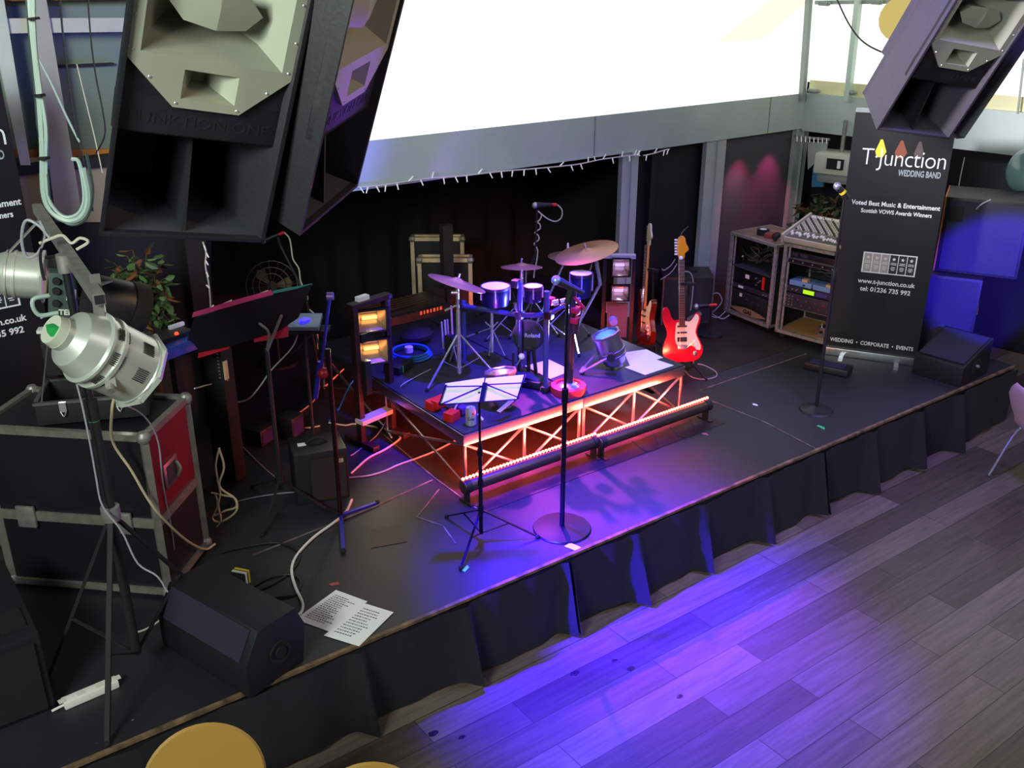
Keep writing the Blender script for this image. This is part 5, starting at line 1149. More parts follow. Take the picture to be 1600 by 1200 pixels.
# chairs at the bottom edge
def round_chair(label, cx, cy, r, zc, rzd=0):
    c = AT(cx, cy, G(cx, cy, zc)); d = HEAD(c)+rzd; T = thing('wooden_chair', label, 'chair', (c.x, c.y, 0), d, 'round backed wooden chairs at the bottom edge')
    MB().lathe([(0, -.008), (r*.96, -.008), (r, 0), (r*.96, .008), (0, .008)], (0, 0, zc), (0, -1, .35), 40).build('backrest', mat('orange_birch', 'a8803a', .45, var=.05, scale=3), T)
    MB().box((0, .24, .45), (.38, .36, .02)).build('seat', MATS['orange_birch'], T, bevel=.008)
    MB().bar((0, .04, zc-.05), (0, .08, .45), .06, .012).build('back_support', MATS['orange_birch'], T)
    for sx in (-.16, .16):
        for sy in (.1, .38): MB().cyl((sx*.8, sy, .44), (sx*1.15, sy+(.06 if sy > .2 else -.06), 0), .011, n=8).build('leg', chrome, T)
round_chair('orange wooden chair with a large round back at the bottom edge of the frame', 320, 1222, .215, .82)
round_chair('second orange wooden chair, only the top of its round back showing at the bottom edge', 576, 1282, .21, .76)
# ---- plants
def plant(label, ctr, rad, ref, n, cols, dead, seedv, base):
    rnd = random.Random(seedv); T = thing('potted_plant', label, 'plant', base)
    c = AT(*ctr, ref); sc = (c-CAM).dot(FW)/F; rx, ry = rad[0]*sc, rad[1]*sc
    lv = MB(); ms_ = [mat('leaf_'+q, q, .5) for q in cols]; dm = mat('leaf_dry', '7a4a26', .6)
    def leaf(p, d, L_, w_):
        d = d.normalized(); s_v = d.cross(V((rnd.uniform(-1, 1), rnd.uniform(-1, 1), 1))).normalized()*w_; n2 = d.cross(s_v).normalized()*w_*.35
        lv.add([p, p+d*L_*.35+s_v+n2, p+d*L_*.75+s_v*.7+n2, p+d*L_, p+d*L_*.75-s_v*.7+n2, p+d*L_*.35-s_v+n2, p+d*L_*.5], [(0, 1, 6), (1, 2, 6), (2, 3, 6), (3, 4, 6), (4, 5, 6), (5, 0, 6)])
    st_ = MB()
    for i in range(n):
        th, ph = rnd.uniform(0, 2*PI), math.acos(rnd.uniform(-.9, 1)); k_ = rnd.uniform(.45, 1)
        tip = c+V((rx*k_*math.sin(ph)*math.cos(th), rx*k_*math.sin(ph)*math.sin(th), ry*k_*math.cos(ph)-.1*k_))
        root = V((c.x, c.y, c.z-ry*.9)); mid = (root+tip)/2+V((0, 0, ry*.25)); st_.tube([root, mid, tip], .004, 4, 4)
        for j in range(7):
            t = .45+.55*j/6; p = root*(1-t)**2+mid*2*t*(1-t)+tip*t*t
            lv.use(dm if rnd.random() < dead else rnd.choice(ms_)); leaf(p, V((rnd.uniform(-1, 1), rnd.uniform(-1, 1), rnd.uniform(-.9, .5))), rnd.uniform(.06, .11), rnd.uniform(.014, .024))
    lv.build('foliage', None, T, world=True, recalc=False); st_.build('stems', mat('stem_brown', '4a3a24', .7), T, world=True)
    MB().cyl(V((c.x, c.y, .5)), V((c.x, c.y, c.z-ry*.85)), .022).build('trunk', mat('stem_brown', '4a3a24', .7), T, world=True)
    MB().lathe([(0, .0), (.10, 0), (.14, .28), (.13, .28), (.12, .25), (0, .25)], (c.x, c.y, .5), (0, 0, 1), 24).build('pot', mat('dark_pot', '2a2422', .6), T, world=True)
plant('green leafy plant with dry brown leaves behind the left can lights', (222, 430), (66, 84), (1.9, 5.72, 0), 46, ('3c5a2c', '54733c', '2f4726', '6d8a50'), .14, 3, (1.9, 5.72, .5))
plant('leafy plant with brownish top leaves behind the equipment racks', (1288, 322), (56, 46), (8.15, 5.75, 0), 46, ('24402a', '2f4f2c', '3b4a2c', '564c36'), .2, 5, (8.15, 5.75, .5))
# ================================================================ STAGE LEFT STANDS
# big black music stand with a pink folder, seen from behind
Pm = G(442, 792); T = thing('music_stand', 'large black solid music stand with a pink folder, left of the drum riser', 'music stand', Pm)
hz = ZAT(Pm, 748); zt = ZAT(Pm, 545); hb = V((Pm.x, Pm.y, hz)); tp = V((Pm.x, Pm.y, zt))
pole(T, Pm+V((0, 0, .12)), tp, .013, black); MB().cyl(hb-V((0, 0, .03)), hb+V((0, 0, .03)), .028).build('leg_collar', black, T, world=True)
for e in (G(410, 838), G(513, 799), Pm+V((-.05, .34, 0))): MB().bar(hb, e+V((0, 0, .01)), .014, .008).build('leg', black, T, world=True); MB().sph(e+V((0, 0, .012)), .014, 8).build('rubber_foot', rubber, T, world=True)
nd = V((-.35, -.55, -.35)).normalized()
DP = lambda x, y, off=0.: ONP(x, y, tp+V((0, 0, .06)), nd, off)
def plate(pts, off, th, fn=DP):
    a_ = [fn(x, y, off) for x, y in pts]; b_ = [fn(x, y, off-th) for x, y in pts]; n = len(pts)
    return MB().add(a_+b_, [tuple(range(n)), tuple(range(2*n-1, n-1, -1))]+[(i, n+i, n+(i+1) % n, (i+1) % n) for i in range(n)])
plate(((303, 497), (488, 444), (466, 497), (436, 517), (360, 541), (285, 556)), 0, .006).build('desk', mat('desk_black', '18151b', .5), T, world=True)
MB().tube([tp+V((0, 0, -.02)), DP(420, 520, .02), DP(405, 505, .015)], .008, 8).build('desk_bracket', alud, T, world=True); MB().tube([tp+V((0, 0, -.02)), DP(432, 512, .02), DP(440, 493, .015)], .008, 8).build('desk_bracket', alud, T, world=True)
pk = mat('pink_card', 'd8447c', .6)
o = plate(((300, 496), (302, 488), (366, 469), (424, 453), (427, 460)), -.008, .012).build('pink_folder', pk); tag(o, 'bright pink folder showing above the top edge of the black music stand', 'folder')
o = plate(((340, 478), (362, 468), (364, 473)), -.021, .004).build('paper_sheet', white); tag(o, 'left white paper corner sticking up out of the pink folder', 'paper')
o = plate(((368, 472), (419, 453), (420, 458)), -.021, .004).build('paper_sheet', white); tag(o, 'right long white paper edge sticking up out of the pink folder', 'paper')
o = plate(((309, 560), (310, 549), (360, 535), (358, 545)), -.008, .03).build('red_folder', mat('red_card', 'c01c34', .6)); tag(o, 'red folder corner below the left lower edge of the black music stand', 'folder')
o = plate(((397, 535), (396, 524), (418, 516), (450, 505), (451, 526)), -.008, .02).build('red_folder', mat('red_pink_card', 'c42848', .6)); tag(o, 'red and pink folder corner below the right lower edge of the black music stand', 'folder')
o = plate(((426, 459), (427, 454), (487, 443), (489, 446)), -.008, .008).build('green_folder', mat('teal_card', '3f8a7c', .6)); tag(o, 'thin teal folder edge at the right top of the black music stand', 'folder')
# boom microphone behind it
g = G(505, 590)+V((.1, .3, 0)); T = thing('microphone_stand', 'black boom stand whose microphone pokes out below the big left loudspeakers', 'microphone stand', g)
j = AT(478, 462, g); pole(T, g, j, .012, black); pole(T, j, AT(438, 384, g), .009, mat('stand_grey', '3c3c40', .4, .4), 'boom'); tripod(T, g, 0, .28, (R(20), R(140), R(260)), .008, black, .28)
mic(T, AT(412, 376, g), AT(436, 366, g)); MB().cyl(AT(436, 366, g), AT(444, 363, g), .013).build('plug', redpl, T, world=True); MB().cyl(AT(438, 384, g), AT(434, 370, g), .014).build('clip', rubber, T, world=True)
cable('white cable hanging from the boom microphone below the left loudspeakers, down behind the music stand', [AT(x, y, g) for x, y in ((444, 363), (452, 372), (455, 386), (458, 405), (467, 420), (470, 440), (480, 462), (481, 480), (494, 495), (496, 520), (497, 545))], .006, cabw)
# boom stand with T feet, red and blue stage light put into its colours
g = G(533, 812); T = thing('boom_stand', 'thin boom stand with lit blue arm and long feet, left of the light tower', 'microphone stand', g)
dk = mat('stand_red_lit', '2a0f14', .35, .5); bl_ = mat('stand_blue_lit', '2c2ca8', .35, .5)
zt = ZAT(g, 545); tp = V((g.x, g.y, zt)); pole(T, g+V((0, 0, .03)), tp, .014, dk)
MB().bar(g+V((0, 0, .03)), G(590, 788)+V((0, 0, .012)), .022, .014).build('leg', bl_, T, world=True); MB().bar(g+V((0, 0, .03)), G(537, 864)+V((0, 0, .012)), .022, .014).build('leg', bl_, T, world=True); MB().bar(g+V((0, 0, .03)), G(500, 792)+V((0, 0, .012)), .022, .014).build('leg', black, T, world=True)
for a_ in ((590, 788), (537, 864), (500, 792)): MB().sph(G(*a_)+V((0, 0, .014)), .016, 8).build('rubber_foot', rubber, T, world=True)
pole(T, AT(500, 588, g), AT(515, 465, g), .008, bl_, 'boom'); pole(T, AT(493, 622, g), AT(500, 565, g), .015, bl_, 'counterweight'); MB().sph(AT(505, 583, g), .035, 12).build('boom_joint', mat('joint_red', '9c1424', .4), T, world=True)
MB().cyl(AT(511, 463, g), AT(521, 463, g), .022).build('clamp_head', mat('purple_clamp', '5a3a8a', .4), T, world=True)
# small combo amplifier
g = G(466, 792); q_ = G(548, 778); d = q_-g; T = thing('small_amplifier', 'small black practice amplifier on the stage behind the boom stand feet', 'amplifier', g, math.atan2(d.y, d.x))
wa = d.length; MB().box((wa/2, .14, .17), (wa, .26, .34)).build('cabinet', black, T, bevel=.012); MB().box((wa*.62, .005, .16), (wa*.66, .014, .28)).build('grille', mat('grille_brown', '1e1814', .8), T); MB().box((wa*.22, .14, .343), (.05, .035, .004)).build('white_sticker', white, T)
MB().use(mat('badge_tan', 'a89878', .5)).box((wa*.84, -.004, .27), (.045, .006, .024)).build('badge', None, T); MB().use(blackm).text('TC', .022, Matrix(((1,0,0,wa*.84),(0,0,-1,-.0075),(0,1,0,.27),(0,0,0,1))), .0006, .0004, fit=.024).build('lettering', None, T)
MB().tube([(wa*.3, .14, .34), (wa*.4, .14, .37), (wa*.6, .14, .37), (wa*.7, .14, .34)], .01, 8).build('handle', rubber, T)
for x in (.03, wa-.03): MB().cyl((x, .1, 0), (x, .1, .01), .015).build('rubber_foot', rubber, T)
# upright black slab (keyboard case on end)
g = G(352, 752); T = thing('upright_keyboard_case', 'tall narrow black case standing on end between the flight case and the music stand', 'case', g, R(-60))
MB().box((.0, .06, .55), (.17, .11, 1.1)).build('body', mat('case_soft_black', '121214', .8), T, bevel=.02)
for i in range(14): MB().box((.06, .003, .72+.022*i), (.012, .004, .008)).build('stud', alud, T)
# cream bracket block by the music stand
c = AT(351, 578, g); T = thing('cream_connector', 'cream coloured connector block hanging beside the upright black case', 'connector', c); MB().box(c, (.035, .03, .12), rz=.5).build('body', mat('cream_block', 'c8b088', .5), T, world=True, bevel=.004); MB().bar(c-V((0, 0, .06)), AT(354, 606, g), .008).build('pin', mat('cream_block', 'c8b088', .5), T, world=True)
cable('thin pale rope running from the flight case corner to the cream connector', [AT(304, 607, (1.5, 4.8, 0)), AT(330, 600, g), AT(356, 594, g)], .004, cabw)
# yellow coils behind the flight case
for i, (lab, pts) in enumerate((
  ('cream cable coil hanging behind the flight case, widest loop', ((342, 700), (350, 730), (343, 760), (368, 780), (368, 800), (345, 815), (332, 810), (340, 790), (336, 770))),
  ('cream cable coil behind the flight case, upper loop', ((343, 700), (337, 725), (340, 750), (344, 770), (341, 790), (345, 812), (336, 826))),
  ('cream cable coil behind the flight case, lower loop', ((330, 770), (350, 774), (366, 778), (369, 792), (352, 798), (334, 806))))):
    cable(lab, [AT(x, y, V((1.62, 4.95, 0))) for x, y in pts], .006, mat('cream_cable', 'c2b08e', .5), 'cream cable coils behind the flight case')
# blue tray case behind, with red lamp
c = G(272, 552, 1.5); T = thing('blue_case', 'bright blue plastic tray with a red lamp behind the large can light', 'case', c, R(20)); c = (0, 0)
MB().box((0, 0, .05), (.30, .2, .07)).build('tray', blueplastic, T, bevel=.01); MB().box((0, .04, .095), (.26, .14, .03)).build('contents', black, T); MB().sph((.02, -.02, .115), .012, 8).build('red_lamp', mat('red_lamp', 'ff4030', .4, emit='ff3018', es=4), T); MB().box((.1, .08, .12), (.1, .02, .02)).build('white_bar', white, T)
MB().box((0, 0, -.48), (.05, .05, 1.0)).build('stand_post', blackm, T); MB().box((0, 0, -.985), (.3, .3, .03)).build('stand_base', blackm, T)
# wire fan
c = AT(425, 447, (3.3, 6.9, 0)); T = thing('fan', 'faint round wire fan behind the black music stand', 'fan', c); ax_ = (CAM-c).normalized()
fanm = mat('fan_wire', '4a3c34', .5, .4); X_ = ax_.orthogonal().normalized(); Y_ = ax_.cross(X_); f = MB()
for r_ in (.20, .15, .10): f.tube([c+(X_*math.cos(a)+Y_*math.sin(a))*r_ for a in [2*PI*i/24 for i in range(25)]], .004, 4, 1)
for i in range(16): a = 2*PI*i/16; f.bar(c, c+(X_*math.cos(a)+Y_*math.sin(a))*.2, .003)
f.build('guard', fanm, T, world=True)
for i in range(3):
    a = 2*PI*i/3; d1 = X_*math.cos(a)+Y_*math.sin(a); d2 = X_*math.cos(a+.7)+Y_*math.sin(a+.7)
    MB().add([c-ax_*.03, c-ax_*.02+d1*.14, c-ax_*.04+(d1+d2)*.09, c-ax_*.05+d2*.14], [(0, 1, 2, 3)]).build('blade', mat('fan_blade', '5a4a34', .4), T, world=True)
MB().cyl(c-ax_*.08, c, .04).build('motor', blackm, T, world=True); MB().cyl(V((c.x, c.y, .52)), c-ax_*.04, .012).build('pole', blackm, T, world=True); MB().cyl(V((c.x, c.y, .5)), V((c.x, c.y, .52)), .15, n=24).build('base', blackm, T, world=True)
# small mixer on a stand
c = AT(474, 503, (2.75, 5.2, 0)); T = thing('small_mixer', 'grey-blue small mixing box on a stand right of the black music stand', 'mixer', (c.x, c.y, .5))
bz = math.atan2(FW.y, FW.x)-PI/2; MB().box((c.x, c.y, c.z), (.22, .16, .03), M=(Matrix.Rotation(bz, 3, 'Z') @ Matrix.Rotation(.25, 3, 'X'))).build('body', mat('mixer_blue_grey', '7a8aa4', .4, .2), T, world=True, bevel=.006)
MB().sph(c+V((0, -.02, .02)), .025, 10, (1.6, 1, .4)).build('blue_lamp', mat('blue_lamp', '2a20ff', .4, emit='3020ff', es=4), T, world=True); MB().box(c+V((0, 0, -.05)), (.32, .12, .02), rz=bz).build('shelf', black, T, world=True)
pole(T, V((c.x, c.y, .5)), c-V((0, 0, .05)), .012, black); MB().cyl(V((c.x, c.y, .5)), V((c.x, c.y, .515)), .14, n=24).build('base', black, T, world=True)
cable('white cable drooping from the small mixer to the floor', [AT(x, y, c) for x, y in ((462, 510), (465, 522), (455, 545), (424, 578), (405, 605), (385, 625), (352, 630))], .005, cabg)
# black pedal / plug clutter on the floor
for i, (x, y, w_, h_, lab, m_) in enumerate(((408, 690, .16, .12, 'black floor pedal with a curved wire near the music stand foot', black), (455, 680, .14, .16, 'small black speaker cube behind the music stand pole', black))):
    g = G(x, y); T = thing('floor_pedal' if i == 0 else 'speaker_cube', lab, 'pedal' if i == 0 else 'loudspeaker', g, .5); MB().box((0, 0, h_/2), (w_, .14, h_)).build('body', m_, T, bevel=.01); MB().box((0, -.071, h_/2), (w_*.8, .003, h_*.7)).build('front_plate', mat('violet_plate', '2c2458', .5), T)
# cables on the stage floor
fl = lambda pts, z=.507: [G(x, y, .5)+V((0, 0, z-.5)) for x, y in pts]
cables_ = (
 ('thick white cable curving across the stage towards the song lists', ((550, 783), (540, 803), (520, 820), (490, 842), (464, 870), (456, 893), (462, 920), (473, 945), (468, 962), (445, 970), (427, 973)), .008, mat('bright_white_cable', 'e0dcd4', .5)),
 ('white cable arching from the boom stand foot to the riser', ((548, 742), (575, 718), (600, 705), (622, 690), (624, 683), (606, 676)), .007, cabw),
 ('pinkish cable lying from the small amplifier towards the riser foot', ((546, 748), (575, 745), (600, 738), (622, 728), (650, 718), (680, 706), (715, 688)), .006, cabg),
 ('long black cable making a big loop behind the plug block', ((345, 865), (380, 857), (430, 850), (462, 860), (468, 875), (455, 895), (430, 912), (400, 925), (380, 932)), .006, cabk),
 ('second black cable loop from the plug block', ((385, 925), (420, 905), (455, 900), (470, 912), (462, 930), (430, 936), (395, 942), (370, 945)), .006, cabk),
 ('black cable bending behind the wedge monitor to the white cable', ((375, 945), (410, 940), (440, 950), (452, 968), (450, 982)), .006, cabk),
 ('thin pale cable from behind the upright case to the music stand foot', ((350, 648), (362, 680), (385, 705), (410, 730), (432, 748)), .004, cabg),
 ('cream cable between the music stand and the boom stand', ((500, 605), (490, 628), (470, 645), (450, 660), (455, 668), (480, 670), (500, 667)), .006, mat('cream_cable', 'c2b08e', .5)),
 ('white cable on the floor under the light tower', ((514, 662), (540, 666), (556, 664), (600, 672), (612, 685)), .006, cabw),
 ('thin grey cable between the cream coils and the small amplifier', ((370, 785), (400, 778), (440, 772), (470, 770)), .004, cabg),
 ('thin black guitar cable coiled right of the riser corner', ((1068, 578), (1080, 590), (1100, 594), (1118, 590), (1118, 582), (1100, 572), (1090, 570)), .005, cabg),
)
for lab, pts, r_, m_ in cables_: cable(lab, fl(pts, .5+r_+.002), r_, m_)
cable('pale cable running down the riser front left from the drum kit', [G(673, 578, RZ)+V((0,0,.006)), G(650, 590, RZ)+V((0,0,.006)), G(626, 605, RZ)+V((0,0,.006)), AT(618, 625, (2.92, 5.9, 0)), AT(610, 645, (2.9, 5.7, 0)), G(590, 680)+V((0,0,.006)), G(556, 708)+V((0,0,.006)), G(548, 713)+V((0,0,.006))], .004, cabg)
cable('small pale loop of cable at the top of the left wedge monitor', [G(348, 944)+V((0, 0, z)) for z in (.005, .05)]+[G(358, 935)+V((0, 0, .06)), G(366, 940)+V((0, 0, .04)), G(360, 948)+V((0, 0, .006))], .005, cabw)
cable('white cable curling from behind the left wedge monitor to the tripod foot', fl(((262, 960), (245, 975), (228, 985), (214, 990))), .005, cabw)
# tape marks and litter
for lab, pts, m_ in (('cyan tape mark on the stage near the front music stand', ((722, 891), (730, 883), (733, 886), (727, 893)), mat('cyan_tape', '66f0dc', .5)),
   ('small green tape corner on the stage in front of the right microphone stand', ((1276, 665), (1279, 664), (1289, 668), (1288, 671)), green),
   ('red tape scrap on the stage above the song lists', ((513, 912), (528, 909), (531, 913), (517, 915)), mat('red_tape', '9a4a44', .6)),
   ('faded brown square patch on the stage behind the boom stand feet', ((578, 826), (628, 819), (636, 846), (580, 856)), mat('brown_patch', '4a3a36', .6)),
   ('crumpled white tissue scrap at the stage edge', ((882, 853), (891, 848), (908, 855), (900, 860)), white),
   ('pale wood chip on the stage under the right light batten', ((964, 679), (972, 677), (974, 679), (966, 681)), mat('chip', 'c89a80', .6)),
   ('white tape dash on the stage in front of the brown boards', ((1176, 630), (1184, 632), (1184, 634), (1176, 632)), white),
   ('pink tape scrap on the stage between the riser and the stage edge', ((1096, 677), (1103, 676), (1108, 680), (1100, 679)), mat('pink_tape', 'b0607c', .6))):
    ps = [G(x, y, .504) for x, y in pts]; o = MB().add(ps+[p-V((0, 0, .003)) for p in ps], [(0,1,2,3),(7,6,5,4),(0,4,5,1),(1,5,6,2),(2,6,7,3),(3,7,4,0)]).build('tape_mark', m_); tag(o, lab, 'mark')
for lab, x, y, r_ in (('dark stain on the dance floor, left of a pair of spots near the bottom', 677, 1146, .022), ('dark oval stain on the dance floor below the middle of the skirt', 898, 1052, .022), ('dark oval stain on the dance floor nearest the bright blue pool', 986, 1045, .02), ('small dark stain on the dance floor above the brown speck', 960, 1032, .014), ('brown speck on the dance floor at the lower right', 1062, 1088, .016), ('small dark spot on the dance floor at the bottom, right one of a pair', 722, 1152, .015)):
    g = G(x, y, 0); o = MB().lathe([(0, .0015), (r_, .001), (r_*1.02, -.001), (0, -.001)], (0, 0, 0), n=12)
    for i, v in enumerate(o.v): o.v[i] = V((v.x*1.3+random.uniform(-.003, .003), v.y*.8+random.uniform(-.003, .003), v.z))+g
    tag(o.build('floor_stain', mat('dark_stain', '241a1a', .5)), lab, 'stain')
# ================================================================ LIGHT TOWERS
reflm = mat('reflector', 'd8c8a8', .25, .6); warm = mat('flood_glow', 'ffd89a', .4, emit='ffb468', es=2.2); cool = mat('flood_glow_violet', 'd8c8ff', .4, emit='b49cff', es=1.6)
def flood(T, c, wd, ht, gm, rz):
    M = Matrix.Translation(c) @ Matrix.Rotation(rz, 4, 'Z'); q = lambda pts: [M @ V(p) for p in pts]
    MB().add(q([(-wd/2-.012, 0, -ht/2-.012), (wd/2+.012, 0, -ht/2-.012), (wd/2+.012, 0, ht/2+.012), (-wd/2-.012, 0, ht/2+.012), (-wd*.35, .11, -ht*.3), (wd*.35, .11, -ht*.3), (wd*.35, .11, ht*.3), (-wd*.35, .11, ht*.3)]), [(4,5,6,7),(0,4,7,3),(1,2,6,5),(0,1,5,4),(3,7,6,2)]).build('flood_housing', black, T, world=True)
    rf = MB().add(q([(-wd/2, -.002, -ht/2), (wd/2, -.002, -ht/2), (wd/2, -.002, ht/2), (-wd/2, -.002, ht/2), (-wd*.28, .085, -ht*.12), (wd*.28, .085, -ht*.12), (wd*.28, .085, ht*.2), (-wd*.28, .085, ht*.2)]), [(4,5,6,7),(0,4,7,3),(1,2,6,5),(0,1,5,4),(3,7,6,2)]).build('reflector', reflm, T, world=True, sharp=5, recalc=False)
    MB().cyl(*q([(-wd*.25, .07, 0), (wd*.25, .07, 0)]), .012).build('lamp_tube', gm, T, world=True)
    fr = MB()
    for a, b in (((-1, -1), (1, -1)), ((1, -1), (1, 1)), ((1, 1), (-1, 1)), ((-1, 1), (-1, -1))): fr.bar(*q([(a[0]*wd/2, -.006, a[1]*ht/2), (b[0]*wd/2, -.006, b[1]*ht/2)]), .014, .012)
    fr.build('flood_frame', black, T, world=True)
    d = M.to_3x3() @ V((0, -1, -.15)); l = lamp('flood_light', 'SPOT', M @ V((0, .03, 0)), M @ V((0, .03, 0))+d, 4, (1, .8, .5) if gm is warm else (.75, .65, 1), .02, 120, .5)
g0, g1 = G(566, 696), G(618, 686); g0.z = g1.z = .5; g1 = V((g0.x+.27, g0.y+.06, .5)); rzz = math.atan2(.06, .27)
T = thing('light_tower', 'dark wooden light tower with two warm floodlights left of the riser', 'stage light', (g0+g1)/2)
wdm = mat('dark_red_wood', '2c1614', .45, var=.2); zt = ZAT(g0, 478)
for p in (g0, g1): MB().box(p+V((0, 0, (zt-.5)/2)), (.04, .05, zt-.5), rz=rzz).build('upright', wdm, T, world=True, bevel=.003); MB().box(p+V((0, 0, .02)), (.06, .3, .04), rz=rzz).build('foot', wdm, T, world=True, bevel=.004)
mid = (g0+g1)/2; MB().box(V((mid.x, mid.y, zt)), (.34, .07, .03), rz=rzz).build('top_bar', wdm, T, world=True); MB().box(V((mid.x-.05, mid.y, zt+.03)), (.09, .04, .03), rz=rzz).build('white_top_label', white, T, world=True)
flood(T, V((mid.x, mid.y-.02, ZAT(mid, 500))), .2, .15, warm, rzz-.5); flood(T, V((mid.x, mid.y-.02, ZAT(mid, 548))), .2, .17, warm, rzz-.5)
MB().box(V((mid.x-.03, mid.y-.03, ZAT(mid, 646))), (.27, .08, .03), rz=rzz).build('lower_shelf', mat('pale_pink_shelf', 'e0b8a8', .5), T, world=True); MB().box(V((mid.x, mid.y, ZAT(mid, 523))), (.2, .04, .06), rz=rzz).build('connector_panel', rubber, T, world=True)
MB().box(V((g0.x+.05, g0.y-.03, ZAT(g0, 590))), (.05, .05, .24), rz=rzz).build('battery_box', black, T, world=True, bevel=.006)
gb = G(986, 565, .5)+V((.1, .3, 0)); T = thing('light_tower', 'dark light tower with two violet-white floodlights beside the sunburst guitar', 'stage light', gb)
zt = ZAT(gb, 402)
for s_x in (-.12, .12):
    p = gb+V((s_x*.75, -s_x*.65, 0)); MB().box(p+V((0, 0, (zt-.5)/2)), (.03, .04, zt-.5), rz=-.7).build('upright', black, T, world=True)
flood(T, V((gb.x, gb.y, ZAT(gb, 416)))+V((-.01, -.03, 0)), .15, .15, cool, -.62); flood(T, V((gb.x, gb.y, ZAT(gb, 456)))+V((-.01, -.03, 0)), .15, .13, cool, -.62)
MB().box(V((gb.x, gb.y, zt+.01)), (.26, .06, .03), rz=-.7).build('top_bar', mat('pale_lid', 'c8ccd0', .4), T, world=True); MB().box(V((gb.x, gb.y, ZAT(gb, 500))), (.17, .03, .3), rz=-.7).build('grey_panel', mat('tower_grey', '5a5866', .5), T, world=True); MB().box(gb+V((0, 0, .02)), (.36, .3, .04), rz=-.7).build('base', black, T, world=True)
# second lamp with a square plate in front of it
c = AT(955, 480, gb); T = thing('plate_lamp', 'small lamp with a tilted brown square plate behind the right can light', 'stage light', c); MB().box(c, (.09, .012, .10), rz=-.6).build('plate', mat('brown_plate', '7a6474', .5), T, world=True); MB().cyl(c+V((.02, 0, -.10)), c+V((-.01, -.05, -.12)), .035).build('round_lamp', mat('violet_disc', '8478c8', .4, emit='6a50e0', es=.6), T, world=True); MB().cyl(V((c.x, c.y, .5)), c-V((0, 0, .04)), .012).build('pole', black, T, world=True); MB().cyl(V((c.x, c.y, .5)), V((c.x, c.y, .52)), .1, n=20).build('base', black, T, world=True)
# ================================================================ GUITARS
def guitar(label, foot, top_px, rz, lean, body_m, pick_m, head_m, hss=True, flip=1, roll=0.):
    # local: x across, z up, y back ; body bottom at z=0
    L = 1.0; M = Matrix.Translation(foot) @ Matrix.Rotation(rz, 4, 'Z') @ Matrix.Rotation(roll, 4, 'Y') @ Matrix.Rotation(lean, 4, 'X')
    T = thing('electric_guitar', label, 'guitar', M=M); XZ = Matrix(((flip,0,0,0),(0,0,1,0),(0,1,0,0),(0,0,0,1)))
    out = [(0, 0), (.08, .004), (.135, .03), (.162, .08), (.158, .13), (.135, .18), (.118, .225), (.122, .27), (.140, .315), (.146, .355), (.135, .385), (.115, .392), (.095, .372), (.075, .338), (.05, .325), (.028, .33), (-.028, .34), (-.05, .335), (-.07, .345), (-.085, .375), (-.10, .425), (-.122, .445), (-.145, .43), (-.155, .385), (-.148, .33), (-.125, .275), (-.118, .225), (-.135, .17), (-.155, .11), (-.15, .055), (-.12, .02), (-.07, .003)]
    sm = catmull([V((x, y, 0)) for x, y in out+[out[0]]], 3)[:-1]
    MB().prism([(p.x, p.y) for p in sm], 0, .045, XZ).build('body', body_m, T, bevel=.006, seg=3)
    pk_ = [(.025, .33), (.06, .325), (.085, .35), (.105, .38), (.125, .375), (.132, .345), (.115, .29), (.105, .235), (.125, .18), (.145, .13), (.14, .095), (.12, .10), (.09, .125), (.05, .135), (0, .13), (-.04, .14), (-.055, .19), (-.05, .26), (-.04, .32)]
    sm = catmull([V((x, y, 0)) for x, y in pk_+[pk_[0]]], 2)[:-1]
    MB().prism([(p.x, p.y) for p in sm], -.003, .0, XZ).build('pickguard', pick_m, T)
    for z, w_ in ((.29, .012), (.24, .012), (.185, .035 if hss else .012)): MB().box((0, -.006, z), (.075, .01, w_ )).build('pickup', rubber, T, bevel=.002)
    MB().box((0, -.008, .125), (.07, .012, .035)).build('bridge', chrome if hss else alud, T, bevel=.002); MB().bar(V((flip*.04, -.015, .125)), V((flip*.10, -.03, .18)), .005).build('tremolo_arm', chrome, T)
    for x, z in ((.09, .17), (.105, .14), (.115, .11)): MB().cyl((flip*x, -.002, z), (flip*x, -.016, z), .010, n=12).build('knob', whitep, T)
    MB().sph((flip*.10, .0, .065), .018, 10, (1, .3, 1.4)).build('jack_plate', alu, T)
    MB().box((0, -.004, .56), (.046, .022, .52)).build('neck', mat('maple_neck', 'c8853c', .35), T, bevel=.006); fb = MB().box((0, -.0175, .555), (.043, .006, .53)); fb.build('fingerboard', mat('rosewood', '5a2e24', .45), T)
    fr = MB(); z = .80
    for i in range(21): fr.box((0, -.021, z), (.043, .0018, .0022)); z -= .0285*(1-i*.024)
    o = fr.build('frets', mat('fret_wire', 'a8a09a', .3, .8), T); o['kind'] = 'stuff'
    hd_ = [(-.021, .82), (.021, .82), (.028, .86), (.05, .88), (.055, .90), (.035, .94), (.03, .975), (.01, .995), (-.02, .985), (-.03, .95), (-.033, .88)]
    hd_ = [(x, z) for x, z in hd_]; sm = catmull([V((x, y, 0)) for x, y in hd_+[hd_[0]]], 3)[:-1]
    MB().prism([(p.x, p.y) for p in sm], .0, .014, XZ).build('headstock', head_m, T, bevel=.002)
    for i in range(6): zz = .855+.022*i; MB().cyl((-flip*.030, .006, zz), (-flip*.052, .006, zz), .0075, n=8).build('tuning_peg', whitep if hss else alu, T)
    for i in range(6): x = -.016+.0064*i; MB().cyl((x*1.3, -.014, .125), (x*.85, -.024, .82), .0007, n=4).build('string', chrome, T)
    return T
gk = mat('guitar_red', 'd01028', .15, coat=.8); pkw = mat('pickguard_cream', 'e8dcb0', .35); sb = mat('sunburst_dark', '6a1c0c', .2, coat=.8); pkc = mat('pickguard_aged', 'd8b878', .4)
g1 = G(1066, 566, .62); rzg = HEAD(g1)
